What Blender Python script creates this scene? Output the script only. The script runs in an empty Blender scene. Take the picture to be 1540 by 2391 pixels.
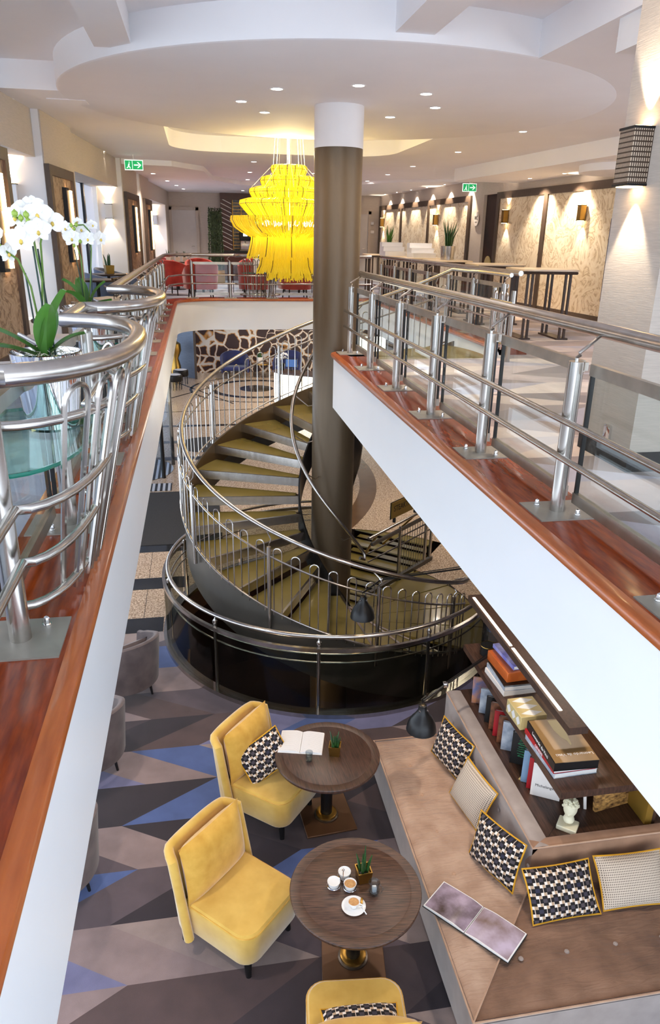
import bpy, bmesh, math, random
from mathutils import Vector, Matrix, Euler
random.seed(7)
SC = bpy.context.scene
COL = SC.collection
PI = math.pi
def R(d): return math.radians(d)
# ------------------------------------------------------------------ camera
cd = bpy.data.cameras.new('camera'); cam = bpy.data.objects.new('camera', cd); COL.objects.link(cam)
cd.sensor_fit = 'VERTICAL'; cd.sensor_height = 36.0; cd.lens = 25.5825
cd.clip_start = 0.05; cd.clip_end = 300
rgt, upv, bck = Vector((.985178, -.170729, .016615)), Vector((.044946, .3504, .935521)), Vector((-.165542, -.920908, .35288))
cam.matrix_world = Matrix(((rgt.x, upv.x, bck.x, 0), (rgt.y, upv.y, bck.y, 0), (rgt.z, upv.z, bck.z, 1.3), (0, 0, 0, 1)))
SC.camera = cam
# ------------------------------------------------------------------ world, exposure
wd = bpy.data.worlds.new('daylight'); SC.world = wd; wd.use_nodes = True
bg = wd.node_tree.nodes['Background']; bg.inputs[0].default_value = (0.75, 0.865, 1.0, 1); bg.inputs[1].default_value = 2.3
vs = SC.view_settings; vs.view_transform = 'Standard'; vs.look = 'None'; vs.gamma = 1; vs.exposure = 0.5; vs.use_curve_mapping = False
try:
    SC.cycles.use_denoising = True; SC.cycles.max_bounces = 6; SC.cycles.diffuse_bounces = 4; SC.cycles.glossy_bounces = 3; SC.cycles.transmission_bounces = 4; SC.cycles.transparent_max_bounces = 16; SC.cycles.sample_clamp_indirect = 6.0; SC.cycles.use_adaptive_sampling = True; SC.cycles.adaptive_threshold = .09; SC.cycles.adaptive_min_samples = 16
except Exception: pass

# ------------------------------------------------------------------ key heights
F = -3.9          # lower floor
UF = -0.10        # upper floor (carpet); the wooden kerb round the void is z = 0
ZC = 2.70         # main ceiling
ZH = 2.97         # raised ceiling bays
CX, CY = 1.683, 9.22   # column and stair centre
# ------------------------------------------------------------------ materials
def lin(c):
    def g(v):
        v /= 255.0
        return v/12.92 if v <= .04045 else ((v+.055)/1.055)**2.4
    return (g(c[0]), g(c[1]), g(c[2]), 1)
MATS = {}
def newmat(name):
    m = bpy.data.materials.new(name); m.use_nodes = True; MATS[name] = m
    nt = m.node_tree; return m, nt, nt.nodes['Principled BSDF']
def N(nt, t, **kw):
    n = nt.nodes.new(t)
    for k, v in kw.items():
        if k == 'inp':
            for i, x in v.items(): n.inputs[i].default_value = x
        else: setattr(n, k, v)
    return n
def L(nt, a, b): nt.links.new(a, b)
def math_n(nt, op, a, b=None, c=None):
    n = nt.nodes.new('ShaderNodeMath'); n.operation = op
    for i, v in enumerate((a, b, c)):
        if v is None: continue
        if isinstance(v, (int, float)): n.inputs[i].default_value = v
        else: nt.links.new(v, n.inputs[i])
    return n.outputs[0]
def coords(nt, stretch=(1, 1, 1), kind='Object'):
    tc = N(nt, 'ShaderNodeTexCoord'); mp = N(nt, 'ShaderNodeMapping'); mp.inputs['Scale'].default_value = stretch
    L(nt, tc.outputs[kind], mp.inputs[0]); return mp.outputs[0]
def mat(name, c, rough=.5, metal=0., var=.08, scale=6., stretch=(1, 1, 1), bump=0., coat=0., c2=None, sheen=0., alpha=1., spec=None, det=3.):
    m, nt, p = newmat(name)
    p.inputs['Roughness'].default_value = rough; p.inputs['Metallic'].default_value = metal
    if spec is not None: p.inputs['Specular IOR Level'].default_value = spec
    if coat: p.inputs['Coat Weight'].default_value = coat; p.inputs['Coat Roughness'].default_value = .08
    if sheen: p.inputs['Sheen Weight'].default_value = sheen; p.inputs['Sheen Roughness'].default_value = .45
    a = lin(c); 
    if c2 is None:
        lo = tuple(max(0, x*(1-var)) for x in a[:3])+(1,); hi = tuple(min(1, x*(1+var)) for x in a[:3])+(1,)
    else: lo, hi = a, lin(c2)
    v = coords(nt, stretch); nz = N(nt, 'ShaderNodeTexNoise'); nz.inputs['Scale'].default_value = scale; nz.inputs['Detail'].default_value = det
    L(nt, v, nz.inputs['Vector'])
    cr = N(nt, 'ShaderNodeValToRGB'); cr.color_ramp.elements[0].color = lo; cr.color_ramp.elements[1].color = hi
    cr.color_ramp.elements[0].position = .3; cr.color_ramp.elements[1].position = .7
    L(nt, nz.outputs['Fac'], cr.inputs[0]); L(nt, cr.outputs[0], p.inputs['Base Color'])
    if bump:
        b = N(nt, 'ShaderNodeBump'); b.inputs['Strength'].default_value = bump; b.inputs['Distance'].default_value = .01
        L(nt, nz.outputs['Fac'], b.inputs['Height']); L(nt, b.outputs[0], p.inputs['Normal'])
    return m
def emit(name, c, s):
    m, nt, p = newmat(name)
    p.inputs['Base Color'].default_value = lin(c); p.inputs['Emission Color'].default_value = lin(c); p.inputs['Emission Strength'].default_value = s
    return m
def glass(name, tint=(246, 250, 249), refl=.35, base=.025):
    # thin pane: mostly clear, with a mirror-like share that grows at grazing angles
    m, nt, p = newmat(name); nt.nodes.remove(p)
    out = nt.nodes['Material Output']
    tr = N(nt, 'ShaderNodeBsdfTransparent'); tr.inputs[0].default_value = lin(tint)
    gl = N(nt, 'ShaderNodeBsdfGlossy'); gl.inputs['Roughness'].default_value = .02
    fr = N(nt, 'ShaderNodeLayerWeight'); fr.inputs[0].default_value = .5
    mx = N(nt, 'ShaderNodeMixShader'); L(nt, math_n(nt, 'MULTIPLY_ADD', math_n(nt, 'POWER', fr.outputs['Facing'], 4.0), refl, base), mx.inputs[0]); L(nt, tr.outputs[0], mx.inputs[1]); L(nt, gl.outputs[0], mx.inputs[2])
    L(nt, mx.outputs[0], out.inputs[0]); return m

mat('white', (236, 233, 232), .55, var=.015, scale=3)
mat('fascia', (238, 238, 240), .35, var=.01, scale=2)
mat('ceil', (240, 237, 238), .8, var=.015, scale=1.5)
mat('wallpaper', (196, 184, 172), .7, var=.07, scale=30, stretch=(.3, .3, 6), bump=.1)
mat('steel', (190, 184, 178), .24, 1., var=.10, scale=18, stretch=(1, 1, .15))
mat('steel_dark', (120, 112, 104), .35, 1., var=.1, scale=10)
mat('chrome', (225, 225, 228), .06, 1., var=.02)
mat('brass', (176, 138, 70), .3, 1., var=.08)
mat('plate', (158, 152, 142), .5, .55, var=.12, scale=7)
mat('steel_flat', (176, 168, 158), .36, 1., var=.1, scale=12)
mat('bronze', (96, 66, 44), .4, .4, var=.1, scale=4)
mat('arcbrown', (104, 78, 54), .22, var=.06, scale=5)
mat('taupe_shade', (140, 104, 78), .8, c2=(166, 126, 98), scale=7, sheen=.35, bump=.12)  # same velvet as taupe; darker look from view and nap put into colour
mat('black', (16, 15, 16), .4, var=.15)
mat('blackmetal', (26, 25, 26), .35, .3, var=.15)
mat('cherry', (108, 36, 9), .2, var=.0, c2=(152, 62, 19), scale=5, stretch=(9, 1.2, 9), coat=.25, det=5, spec=.3)
mat('cherry_nose', (158, 76, 28), .28, c2=(186, 98, 42), scale=4, stretch=(9, 1, 9), coat=.4, det=4)
mat('walnut', (44, 28, 22), .4, c2=(106, 74, 56), scale=7, stretch=(1.2, 18, 3), det=6, bump=.12)
mat('walnut2', (48, 31, 24), .38, c2=(88, 60, 46), scale=6, stretch=(14, 1.2, 3), det=6, bump=.12)
mat('darkwood', (52, 36, 28), .45, c2=(74, 52, 40), scale=8, stretch=(6, 6, 1), det=5)
mat('frame', (74, 60, 50), .45, c2=(88, 72, 60), scale=9, stretch=(4, 4, 1))
mat('column', (92, 76, 56), .38, .3, var=.06, scale=8, stretch=(3, 3, .4))
mat('stringer', (96, 92, 86), .32, .6, var=.06, scale=5)
mat('stringer_in', (92, 72, 46), .4, .4, var=.08)
mat('olive', (120, 106, 54), .22, c2=(136, 122, 70), scale=1.5, coat=.2)
mat('yellow', (206, 162, 62), .75, c2=(224, 184, 86), scale=7, sheen=.9, bump=.05)
mat('yellow2', (202, 150, 46), .75, c2=(226, 178, 76), scale=9, sheen=.5, bump=.25)
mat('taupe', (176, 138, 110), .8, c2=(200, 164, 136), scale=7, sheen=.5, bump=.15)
mat('taupe_cool', (158, 144, 136), .8, c2=(176, 162, 154), scale=6, sheen=.5, bump=.05)
mat('greyvelvet', (84, 72, 72), .8, c2=(114, 100, 98), scale=5, sheen=.25, bump=.05)
mat('bluevelvet', (84, 96, 122), .8, c2=(118, 128, 150), scale=5, sheen=.6, bump=.05)
mat('navy', (24, 30, 78), .7, c2=(36, 46, 104), scale=5, sheen=.5)
mat('red', (150, 34, 26), .75, c2=(182, 52, 38), scale=6, sheen=.4)
mat('piping', (214, 156, 30), .7, var=.08)
mat('leaf', (46, 92, 30), .35, c2=(84, 136, 48), scale=5)
mat('leaf_dark', (24, 58, 26), .4, c2=(52, 96, 42), scale=9)
mat('hedge', (26, 42, 18), .6, c2=(62, 80, 36), scale=14)
mat('stem', (92, 122, 44), .5, var=.2)
mat('stake', (22, 52, 44), .5)
mat('petal', (246, 244, 240), .5, c2=(255, 253, 248), scale=9, sheen=.2)
mat('petal_core', (224, 190, 80), .5, var=.2, scale=30)
mat('bud', (150, 176, 70), .5, var=.15)
mat('moss', (206, 200, 180), .9, var=.2, scale=40)
mat('porcelain', (244, 243, 240), .12, var=.01, coat=.4)
mat('coffee', (186, 128, 66), .35, c2=(214, 164, 100), scale=60)
mat('cream_stone', (232, 224, 190), .6, c2=(240, 233, 204), scale=20, bump=.1)
mat('paper', (240, 236, 230), .7, var=.03, scale=2, stretch=(1, 1, 200))
mat('page', (244, 242, 240), .6, var=.01)
mat('granite', (120, 92, 70), .18, c2=(236, 214, 188), scale=42, det=6)
mat('granite_dark', (34, 34, 36), .1, c2=(52, 52, 54), scale=60)
mat('mat_dark', (44, 43, 44), .95, c2=(60, 59, 60), scale=120)
mat('doorwhite', (206, 200, 196), .5, var=.02)
mat('bluepanel', (92, 104, 124), .6, c2=(110, 122, 142), scale=20, stretch=(.2, .2, 4))
mat('goldpanel', (150, 116, 48), .35, .3, var=.1)
mat('tabletop', (214, 190, 158), .3, c2=(226, 204, 172), scale=5, stretch=(1, 8, 1), coat=.3)
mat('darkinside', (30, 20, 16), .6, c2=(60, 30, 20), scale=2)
mat('winewood', (60, 22, 16), .35, c2=(78, 30, 22), scale=6, stretch=(1, 1, 9))
mat('seatwhite', (226, 226, 230), .7, var=.03)
mat('bookred', (176, 24, 34), .4); mat('booktan', (150, 118, 76), .35, var=.04); mat('bookblack', (22, 20, 20), .35)
mat('bookblue', (96, 100, 190), .4, c2=(190, 190, 230), scale=9); mat('bookorange', (180, 84, 32), .4, c2=(200, 104, 44), scale=8)
mat('bookgrey', (128, 140, 160), .45, c2=(200, 206, 212), scale=12); mat('bookbrown', (84, 50, 34), .4, c2=(140, 84, 50), scale=22)
mat('bookwhite', (232, 222, 214), .45, c2=(238, 230, 222), scale=8); mat('booksky', (120, 150, 180), .45, c2=(132, 162, 190), scale=8)
mat('bookphoto', (214, 140, 60), .35, c2=(60, 110, 170), scale=10, stretch=(1, 1, 1))
mat('booklibrary', (60, 26, 18), .4, c2=(212, 160, 90), scale=22, stretch=(1, 1, 2)); mat('bookgreen', (70, 200, 130), .5)
mat('bookbeige', (206, 186, 130), .4, var=.04)
mat('magphoto', (70, 52, 40), .2, c2=(196, 176, 196), scale=6, det=6)
mat('magphoto2', (120, 92, 66), .2, c2=(206, 190, 210), scale=5, det=6)
mat('pebble', (120, 110, 100), .8, var=.3, scale=60)
mat('skin_desk', (250, 244, 226), .4, var=.02)
mat('exitgreen', (20, 150, 84), .5, var=.01); mat('textblack', (24, 22, 20), .6); mat('textwhite', (245, 245, 245), .6)
emit('lamp', (255, 246, 236), 22); emit('lamp_warm', (255, 214, 160), 14); emit('strip', (255, 236, 212), 16); emit('strip_warm', (255, 200, 140), 9)
emit('exitface', (226, 240, 232), .7); emit('exitglow', (24, 160, 90), .6); emit('deskglow', (255, 250, 232), 2.2); emit('screen', (60, 90, 140), .6)
glass('glass'); glass('glass_green', (220, 244, 238), .4); glass('glass_dark', (206, 208, 202), .35); glass('water', (232, 238, 242), .6, .14); glass('pane', (246, 250, 254), .2)
mat('glass_edge', (22, 118, 100), .15, coat=.5)

def velvet_folds(name, a, b, ang):
    m = mat(name, a, .8, c2=b, scale=6, sheen=.4); nt = m.node_tree; p = nt.nodes['Principled BSDF']
    v = coords(nt, (1, 1, 1)); mp = v.node; mp.inputs['Rotation'].default_value = (0, 0, R(ang)); mp.inputs['Scale'].default_value = (3.2, 17, 3)
    nz = N(nt, 'ShaderNodeTexNoise'); nz.inputs['Scale'].default_value = 1.6; nz.inputs['Detail'].default_value = 4; nz.inputs['Distortion'].default_value = .8; L(nt, v, nz.inputs['Vector'])
    bp = N(nt, 'ShaderNodeBump'); bp.inputs['Strength'].default_value = .55; bp.inputs['Distance'].default_value = .03; L(nt, nz.outputs['Fac'], bp.inputs['Height']); L(nt, bp.outputs[0], p.inputs['Normal'])
velvet_folds('taupe_seat', (170, 136, 112), (196, 164, 140), 0); velvet_folds('taupe_shade_seat', (118, 86, 64), (146, 110, 86), 75)  # second one: same velvet, shade of the short side put into its colour
def carpet(name, y0, pal, x0=-.9):
    m, nt, p = newmat(name); p.inputs['Roughness'].default_value = .95; p.inputs['Sheen Weight'].default_value = .35
    tc = N(nt, 'ShaderNodeTexCoord'); sx = N(nt, 'ShaderNodeSeparateXYZ'); L(nt, tc.outputs['Object'], sx.inputs[0])
    H, W, S = .535, .72, .906
    v = math_n(nt, 'DIVIDE', math_n(nt, 'SUBTRACT', sx.outputs[1], y0), H)
    row = math_n(nt, 'FLOOR', v)
    tri = math_n(nt, 'PINGPONG', v, 1.0)
    u = math_n(nt, 'DIVIDE', math_n(nt, 'SUBTRACT', math_n(nt, 'SUBTRACT', sx.outputs[0], x0), math_n(nt, 'MULTIPLY', tri, S)), W)
    colu = math_n(nt, 'FLOOR', u)
    cb = N(nt, 'ShaderNodeCombineXYZ'); L(nt, row, cb.inputs[0]); L(nt, colu, cb.inputs[1])
    wn = N(nt, 'ShaderNodeTexWhiteNoise', noise_dimensions='3D'); L(nt, cb.outputs[0], wn.inputs['Vector'])
    cr = N(nt, 'ShaderNodeValToRGB'); cr.color_ramp.interpolation = 'CONSTANT'
    els = cr.color_ramp.elements
    while len(els) < len(pal): els.new(.5)
    for i, c in enumerate(pal): els[i].position = i/len(pal); els[i].color = lin(c)
    L(nt, wn.outputs['Value'], cr.inputs[0])
    nz = N(nt, 'ShaderNodeTexNoise'); nz.inputs['Scale'].default_value = 5; nz.inputs['Detail'].default_value = 6; L(nt, tc.outputs['Object'], nz.inputs['Vector'])
    n2 = N(nt, 'ShaderNodeTexNoise'); n2.inputs['Scale'].default_value = 260; L(nt, tc.outputs['Object'], n2.inputs['Vector'])
    k = math_n(nt, 'ADD', math_n(nt, 'MULTIPLY_ADD', nz.outputs['Fac'], .7, .45), math_n(nt, 'MULTIPLY', n2.outputs['Fac'], .4))
    hs = N(nt, 'ShaderNodeMix', data_type='RGBA', blend_type='MULTIPLY'); hs.inputs[0].default_value = 1
    L(nt, cr.outputs[0], hs.inputs[6]); L(nt, k, hs.inputs[7]); L(nt, hs.outputs[2], p.inputs['Base Color'])
    b = N(nt, 'ShaderNodeBump'); b.inputs['Strength'].default_value = .3; b.inputs['Distance'].default_value = .004
    L(nt, n2.outputs['Fac'], b.inputs['Height']); L(nt, b.outputs[0], p.inputs['Normal'])
    return m
carpet('carpet_low', 5.59, [(140, 121, 120), (82, 63, 62), (40, 29, 37), (86, 73, 80), (74, 94, 146), (146, 129, 125), (60, 47, 51), (114, 113, 148)], x0=-.927)
carpet('carpet_up', 5.59, [(196, 172, 156), (150, 124, 112), (176, 156, 150), (112, 90, 84), (206, 188, 176), (160, 150, 160), (130, 108, 100)])
carpet('carpet_left', 5.59, [(150, 156, 176), (112, 122, 150), (176, 178, 192), (96, 100, 124), (140, 140, 156)])

def cushion_mat():
    m, nt, p = newmat('geo_fabric'); p.inputs['Roughness'].default_value = .85
    tc = N(nt, 'ShaderNodeTexCoord'); sx = N(nt, 'ShaderNodeSeparateXYZ'); L(nt, tc.outputs['Object'], sx.inputs[0])
    s = 12.5
    v = math_n(nt, 'MULTIPLY', sx.outputs[2], s*1.15); row = math_n(nt, 'FLOOR', v)
    u = math_n(nt, 'MULTIPLY_ADD', sx.outputs[0], s, math_n(nt, 'MULTIPLY', row, .5))
    a = math_n(nt, 'ABSOLUTE', math_n(nt, 'SUBTRACT', math_n(nt, 'FRACT', u), .5))
    b = math_n(nt, 'ABSOLUTE', math_n(nt, 'SUBTRACT', math_n(nt, 'FRACT', v), .5))
    mx = math_n(nt, 'MAXIMUM', a, b); mn = math_n(nt, 'MINIMUM', a, b)
    sq = math_n(nt, 'LESS_THAN', mx, .19)
    cross = math_n(nt, 'MULTIPLY', math_n(nt, 'LESS_THAN', mn, .22), math_n(nt, 'LESS_THAN', mx, .47))
    tan = math_n(nt, 'LESS_THAN', math_n(nt, 'FRACT', math_n(nt, 'MULTIPLY', u, 2.0)), .5)
    def mixc(f, c1, c2):
        n = N(nt, 'ShaderNodeMix', data_type='RGBA'); L(nt, f, n.inputs[0])
        for i, c in ((6, c1), (7, c2)):
            if isinstance(c, tuple): n.inputs[i].default_value = c
            else: L(nt, c, n.inputs[i])
        return n.outputs[2]
    base = mixc(tan, lin((236, 226, 216)), lin((190, 160, 130)))
    c1 = mixc(cross, base, lin((20, 13, 15)))
    wn = N(nt, 'ShaderNodeTexWhiteNoise', noise_dimensions='2D'); cb = N(nt, 'ShaderNodeCombineXYZ'); L(nt, math_n(nt, 'FLOOR', u), cb.inputs[0]); L(nt, row, cb.inputs[1]); L(nt, cb.outputs[0], wn.inputs['Vector'])
    c2 = mixc(sq, c1, mixc(wn.outputs['Value'], lin((84, 74, 76)), lin((42, 44, 66))))
    L(nt, c2, p.inputs['Base Color'])
cushion_mat()
def weave_mat():
    m, nt, p = newmat('weave_fabric'); p.inputs['Roughness'].default_value = .9
    tc = N(nt, 'ShaderNodeTexCoord'); sx = N(nt, 'ShaderNodeSeparateXYZ'); L(nt, tc.outputs['Object'], sx.inputs[0])
    a = math_n(nt, 'FRACT', math_n(nt, 'MULTIPLY', sx.outputs[0], 75.)); b = math_n(nt, 'FRACT', math_n(nt, 'MULTIPLY', sx.outputs[2], 60.))
    d = math_n(nt, 'MULTIPLY', math_n(nt, 'LESS_THAN', a, .5), math_n(nt, 'LESS_THAN', b, .55))
    n = N(nt, 'ShaderNodeMix', data_type='RGBA'); L(nt, d, n.inputs[0]); n.inputs[6].default_value = lin((214, 198, 178)); n.inputs[7].default_value = lin((112, 98, 90)); L(nt, n.outputs[2], p.inputs['Base Color'])
weave_mat()
def vein_mat(name, cells, vein1, vein2, scale, thick, rough=.5, warp=.5):
    m, nt, p = newmat(name); p.inputs['Roughness'].default_value = rough
    v = coords(nt); nz = N(nt, 'ShaderNodeTexNoise'); nz.inputs['Scale'].default_value = scale*.5; nz.inputs['Detail'].default_value = 3; L(nt, v, nz.inputs['Vector'])
    va = N(nt, 'ShaderNodeVectorMath', operation='MULTIPLY_ADD'); L(nt, nz.outputs['Color'], va.inputs[0]); va.inputs[1].default_value = (warp,)*3; L(nt, v, va.inputs[2])
    vo = N(nt, 'ShaderNodeTexVoronoi', feature='DISTANCE_TO_EDGE'); vo.inputs['Scale'].default_value = scale; L(nt, va.outputs[0], vo.inputs['Vector'])
    n3 = N(nt, 'ShaderNodeTexNoise'); n3.inputs['Scale'].default_value = scale*.45; L(nt, v, n3.inputs['Vector'])
    th = math_n(nt, 'MULTIPLY', math_n(nt, 'POWER', n3.outputs['Fac'], 3.0), thick*8)
    q = math_n(nt, 'DIVIDE', vo.outputs['Distance'], th)
    cr = N(nt, 'ShaderNodeValToRGB'); e = cr.color_ramp.elements
    e[0].position = .35; e[0].color = lin(vein1); e[1].position = .75; e[1].color = lin(vein2); x = e.new(1.0); x.color = lin(cells)
    cr.color_ramp.interpolation = 'LINEAR'; L(nt, q, cr.inputs[0]); L(nt, cr.outputs[0], p.inputs['Base Color'])
vein_mat('mural', (66, 42, 42), (250, 242, 232), (214, 146, 60), 2.3, .11)
def marble_mat(name, a, b, c, scale):
    m, nt, p = newmat(name); p.inputs['Roughness'].default_value = .55
    v = coords(nt); nz = N(nt, 'ShaderNodeTexNoise'); nz.inputs['Scale'].default_value = scale; nz.inputs['Detail'].default_value = 5; nz.inputs['Distortion'].default_value = 2.2; L(nt, v, nz.inputs['Vector'])
    fr = math_n(nt, 'FRACT', math_n(nt, 'MULTIPLY', nz.outputs['Fac'], 5.0))
    cr = N(nt, 'ShaderNodeValToRGB'); e = cr.color_ramp.elements; e[0].position = 0; e[0].color = lin(c); e[1].position = .22; e[1].color = lin(b); x = e.new(.6); x.color = lin(a); y = e.new(.97); y.color = lin(b)
    L(nt, fr, cr.inputs[0]); L(nt, cr.outputs[0], p.inputs['Base Color'])
marble_mat('fabric_panel', (240, 228, 206), (226, 208, 180), (182, 158, 124), 2.2)
marble_mat('fabric_panel_dark', (176, 152, 128), (150, 124, 100), (96, 74, 58), 3.2)
def ribs_mat(name, axis, freq, c1, c2, duty=.5, rough=.5, metal=0.):
    m, nt, p = newmat(name); p.inputs['Roughness'].default_value = rough; p.inputs['Metallic'].default_value = metal
    tc = N(nt, 'ShaderNodeTexCoord'); sx = N(nt, 'ShaderNodeSeparateXYZ'); L(nt, tc.outputs['Object'], sx.inputs[0])
    d = math_n(nt, 'LESS_THAN', math_n(nt, 'FRACT', math_n(nt, 'MULTIPLY', sx.outputs[axis], freq)), duty)
    n = N(nt, 'ShaderNodeMix', data_type='RGBA'); L(nt, d, n.inputs[0]); n.inputs[6].default_value = lin(c1); n.inputs[7].default_value = lin(c2); L(nt, n.outputs[2], p.inputs['Base Color'])
ribs_mat('ribmat', 0, 9, (190, 196, 206), (40, 40, 44)); 
def dots_mat(name, fy, fz, c1, c2):
    m, nt, p = newmat(name); p.inputs['Roughness'].default_value = .4; p.inputs['Metallic'].default_value = .3
    tc = N(nt, 'ShaderNodeTexCoord'); sx = N(nt, 'ShaderNodeSeparateXYZ'); L(nt, tc.outputs['Object'], sx.inputs[0])
    h = math_n(nt, 'ADD', sx.outputs[0], sx.outputs[1])
    d = math_n(nt, 'MULTIPLY', math_n(nt, 'LESS_THAN', math_n(nt, 'FRACT', math_n(nt, 'MULTIPLY', h, fy)), .55), math_n(nt, 'LESS_THAN', math_n(nt, 'FRACT', math_n(nt, 'MULTIPLY', sx.outputs[2], fz)), .7))
    n = N(nt, 'ShaderNodeMix', data_type='RGBA'); L(nt, d, n.inputs[0]); n.inputs[6].default_value = lin(c1); n.inputs[7].default_value = lin(c2); L(nt, n.outputs[2], p.inputs['Base Color'])
dots_mat('perf', 70, 36, (70, 52, 40), (206, 188, 166))
ribs_mat('printlines', 1, 90, (244, 242, 240), (206, 204, 206), .25, .6)
ribs_mat('diamondbox', 0, 14, (196, 176, 104), (244, 242, 232), .5)
def bead_mat():
    m, nt, p = newmat('beads'); c = lin((250, 234, 88)); out = nt.nodes['Material Output']
    p.inputs['Base Color'].default_value = c; p.inputs['Roughness'].default_value = .25; p.inputs['Emission Color'].default_value = lin((255, 232, 70)); p.inputs['Emission Strength'].default_value = .09
    tl = N(nt, 'ShaderNodeBsdfTranslucent'); tl.inputs[0].default_value = c
    mx = N(nt, 'ShaderNodeMixShader'); mx.inputs[0].default_value = .55; L(nt, p.outputs[0], mx.inputs[1]); L(nt, tl.outputs[0], mx.inputs[2]); L(nt, mx.outputs[0], out.inputs[0])
bead_mat()
def blind_mat():
    m, nt, p = newmat('blind'); p.inputs['Base Color'].default_value = lin((246, 246, 248)); p.inputs['Roughness'].default_value = .9; out = nt.nodes['Material Output']
    tl = N(nt, 'ShaderNodeBsdfTranslucent'); tl.inputs[0].default_value = lin((246, 246, 250)); mx = N(nt, 'ShaderNodeMixShader'); mx.inputs[0].default_value = .6
    L(nt, p.outputs[0], mx.inputs[1]); L(nt, tl.outputs[0], mx.inputs[2]); L(nt, mx.outputs[0], out.inputs[0])
blind_mat()

# ------------------------------------------------------------------ mesh helpers
class MB:
    def __init__(s): s.v = []; s.f = []; s.mi = []; s.cm = 0
    def add(s, vs, fs):
        o = len(s.v); s.v += [tuple(x) for x in vs]; s.f += [tuple(i+o for i in f) for f in fs]; s.mi += [s.cm]*len(fs); return s
    def box(s, c, d, rot=None):
        x, y, z = d[0]/2, d[1]/2, d[2]/2
        vs = [Vector(p) for p in ((-x, -y, -z), (x, -y, -z), (x, y, -z), (-x, y, -z), (-x, -y, z), (x, -y, z), (x, y, z), (-x, y, z))]
        if rot is not None:
            M = rot if isinstance(rot, Matrix) else Euler(rot).to_matrix()
            vs = [M @ q for q in vs]
        c = Vector(c); return s.add([q+c for q in vs], [(0, 3, 2, 1), (4, 5, 6, 7), (0, 1, 5, 4), (1, 2, 6, 5), (2, 3, 7, 6), (3, 0, 4, 7)])
    def bx(s, x0, x1, y0, y1, z0, z1): return s.box(((x0+x1)/2, (y0+y1)/2, (z0+z1)/2), (abs(x1-x0), abs(y1-y0), abs(z1-z0)))
    def rbox(s, c, d, bev=.02, seg=2, rot=None):
        bm = bmesh.new(); bmesh.ops.create_cube(bm, size=1)
        bmesh.ops.scale(bm, vec=d, verts=bm.verts); bmesh.ops.bevel(bm, geom=list(bm.edges), offset=bev, segments=seg, affect='EDGES', profile=.5)
        M = Euler(rot).to_matrix() if rot is not None and not isinstance(rot, Matrix) else rot
        c = Vector(c); vs = [((M @ q.co) if M else q.co)+c for q in bm.verts]; bm.verts.index_update()
        fs = [[q.index for q in f.verts] for f in bm.faces]; bm.free(); return s.add([q.copy() for q in vs], fs)
    def tube(s, pts, r, seg=8, closed=False, cap=True, r2=None):
        P = [Vector(p) for p in pts]; n = len(P); o = len(s.v)
        def tan(i):
            if closed: return (P[(i+1) % n]-P[i-1]).normalized()
            a = P[max(i-1, 0)]; b = P[min(i+1, n-1)]; d = b-a
            return d.normalized() if d.length > 1e-9 else Vector((0, 0, 1))
        t = tan(0); ref = Vector((0, 0, 1)) if abs(t.z) < .9 else Vector((1, 0, 0))
        u = t.cross(ref).normalized(); vs = []
        for i in range(n):
            t = tan(i); u = (u-t*u.dot(t)); u = u.normalized() if u.length > 1e-6 else t.orthogonal().normalized(); w = t.cross(u)
            rr = r if r2 is None else r+(r2-r)*i/(n-1)
            if isinstance(r, (list, tuple)): rr = r[i]
            for k in range(seg):
                a = 2*PI*k/seg; vs.append(P[i]+(u*math.cos(a)+w*math.sin(a))*rr)
        fs = []; m = n if closed else n-1
        for i in range(m):
            j = (i+1) % n
            for k in range(seg): k2 = (k+1) % seg; fs.append((i*seg+k, i*seg+k2, j*seg+k2, j*seg+k))
        if cap and not closed: fs.append(tuple(range(seg-1, -1, -1))); fs.append(tuple((n-1)*seg+k for k in range(seg)))
        return s.add(vs, fs)
    def lathe(s, prof, seg=24, c=(0, 0, 0), a0=0, a1=2*PI, sx=1., sy=1.):
        full = abs(a1-a0-2*PI) < 1e-6; m = seg if full else seg+1; vs = []
        for r, z in prof:
            for k in range(m):
                a = a0+(a1-a0)*k/seg; vs.append((c[0]+r*math.cos(a)*sx, c[1]+r*math.sin(a)*sy, c[2]+z))
        fs = []
        for i in range(len(prof)-1):
            for k in range(seg):
                k2 = (k+1) % m; fs.append((i*m+k, i*m+k2, (i+1)*m+k2, (i+1)*m+k))
        return s.add(vs, fs)
    def disc(s, c, r, seg=24, up=True):
        vs = [(c[0]+r*math.cos(2*PI*k/seg), c[1]+r*math.sin(2*PI*k/seg), c[2]) for k in range(seg)]
        return s.add(vs, [tuple(range(seg)) if up else tuple(range(seg-1, -1, -1))])
    def prism(s, poly, z0, z1):
        n = len(poly); vs = [(p[0], p[1], z0) for p in poly]+[(p[0], p[1], z1) for p in poly]
        fs = [tuple(range(n-1, -1, -1)), tuple(range(n, 2*n))]+[(i, (i+1) % n, n+(i+1) % n, n+i) for i in range(n)]
        return s.add(vs, fs)
    def sector(s, c, r0, r1, a0, a1, z0, z1, n=8, dz=0.):
        # ring sector (degrees); dz = drop of z over the whole angle (helical band)
        vs = []
        for i in range(n+1):
            a = R(a0+(a1-a0)*i/n); q = dz*i/n
            for r, z in ((r0, z0), (r1, z0), (r1, z1), (r0, z1)): vs.append((c[0]+r*math.cos(a), c[1]+r*math.sin(a), z+q))
        fs = []
        for i in range(n):
            b = i*4; t = b+4
            for k in range(4): k2 = (k+1) % 4; fs.append((b+k, b+k2, t+k2, t+k))
        fs += [(3, 2, 1, 0), (n*4, n*4+1, n*4+2, n*4+3)]
        return s.add(vs, fs)
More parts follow.
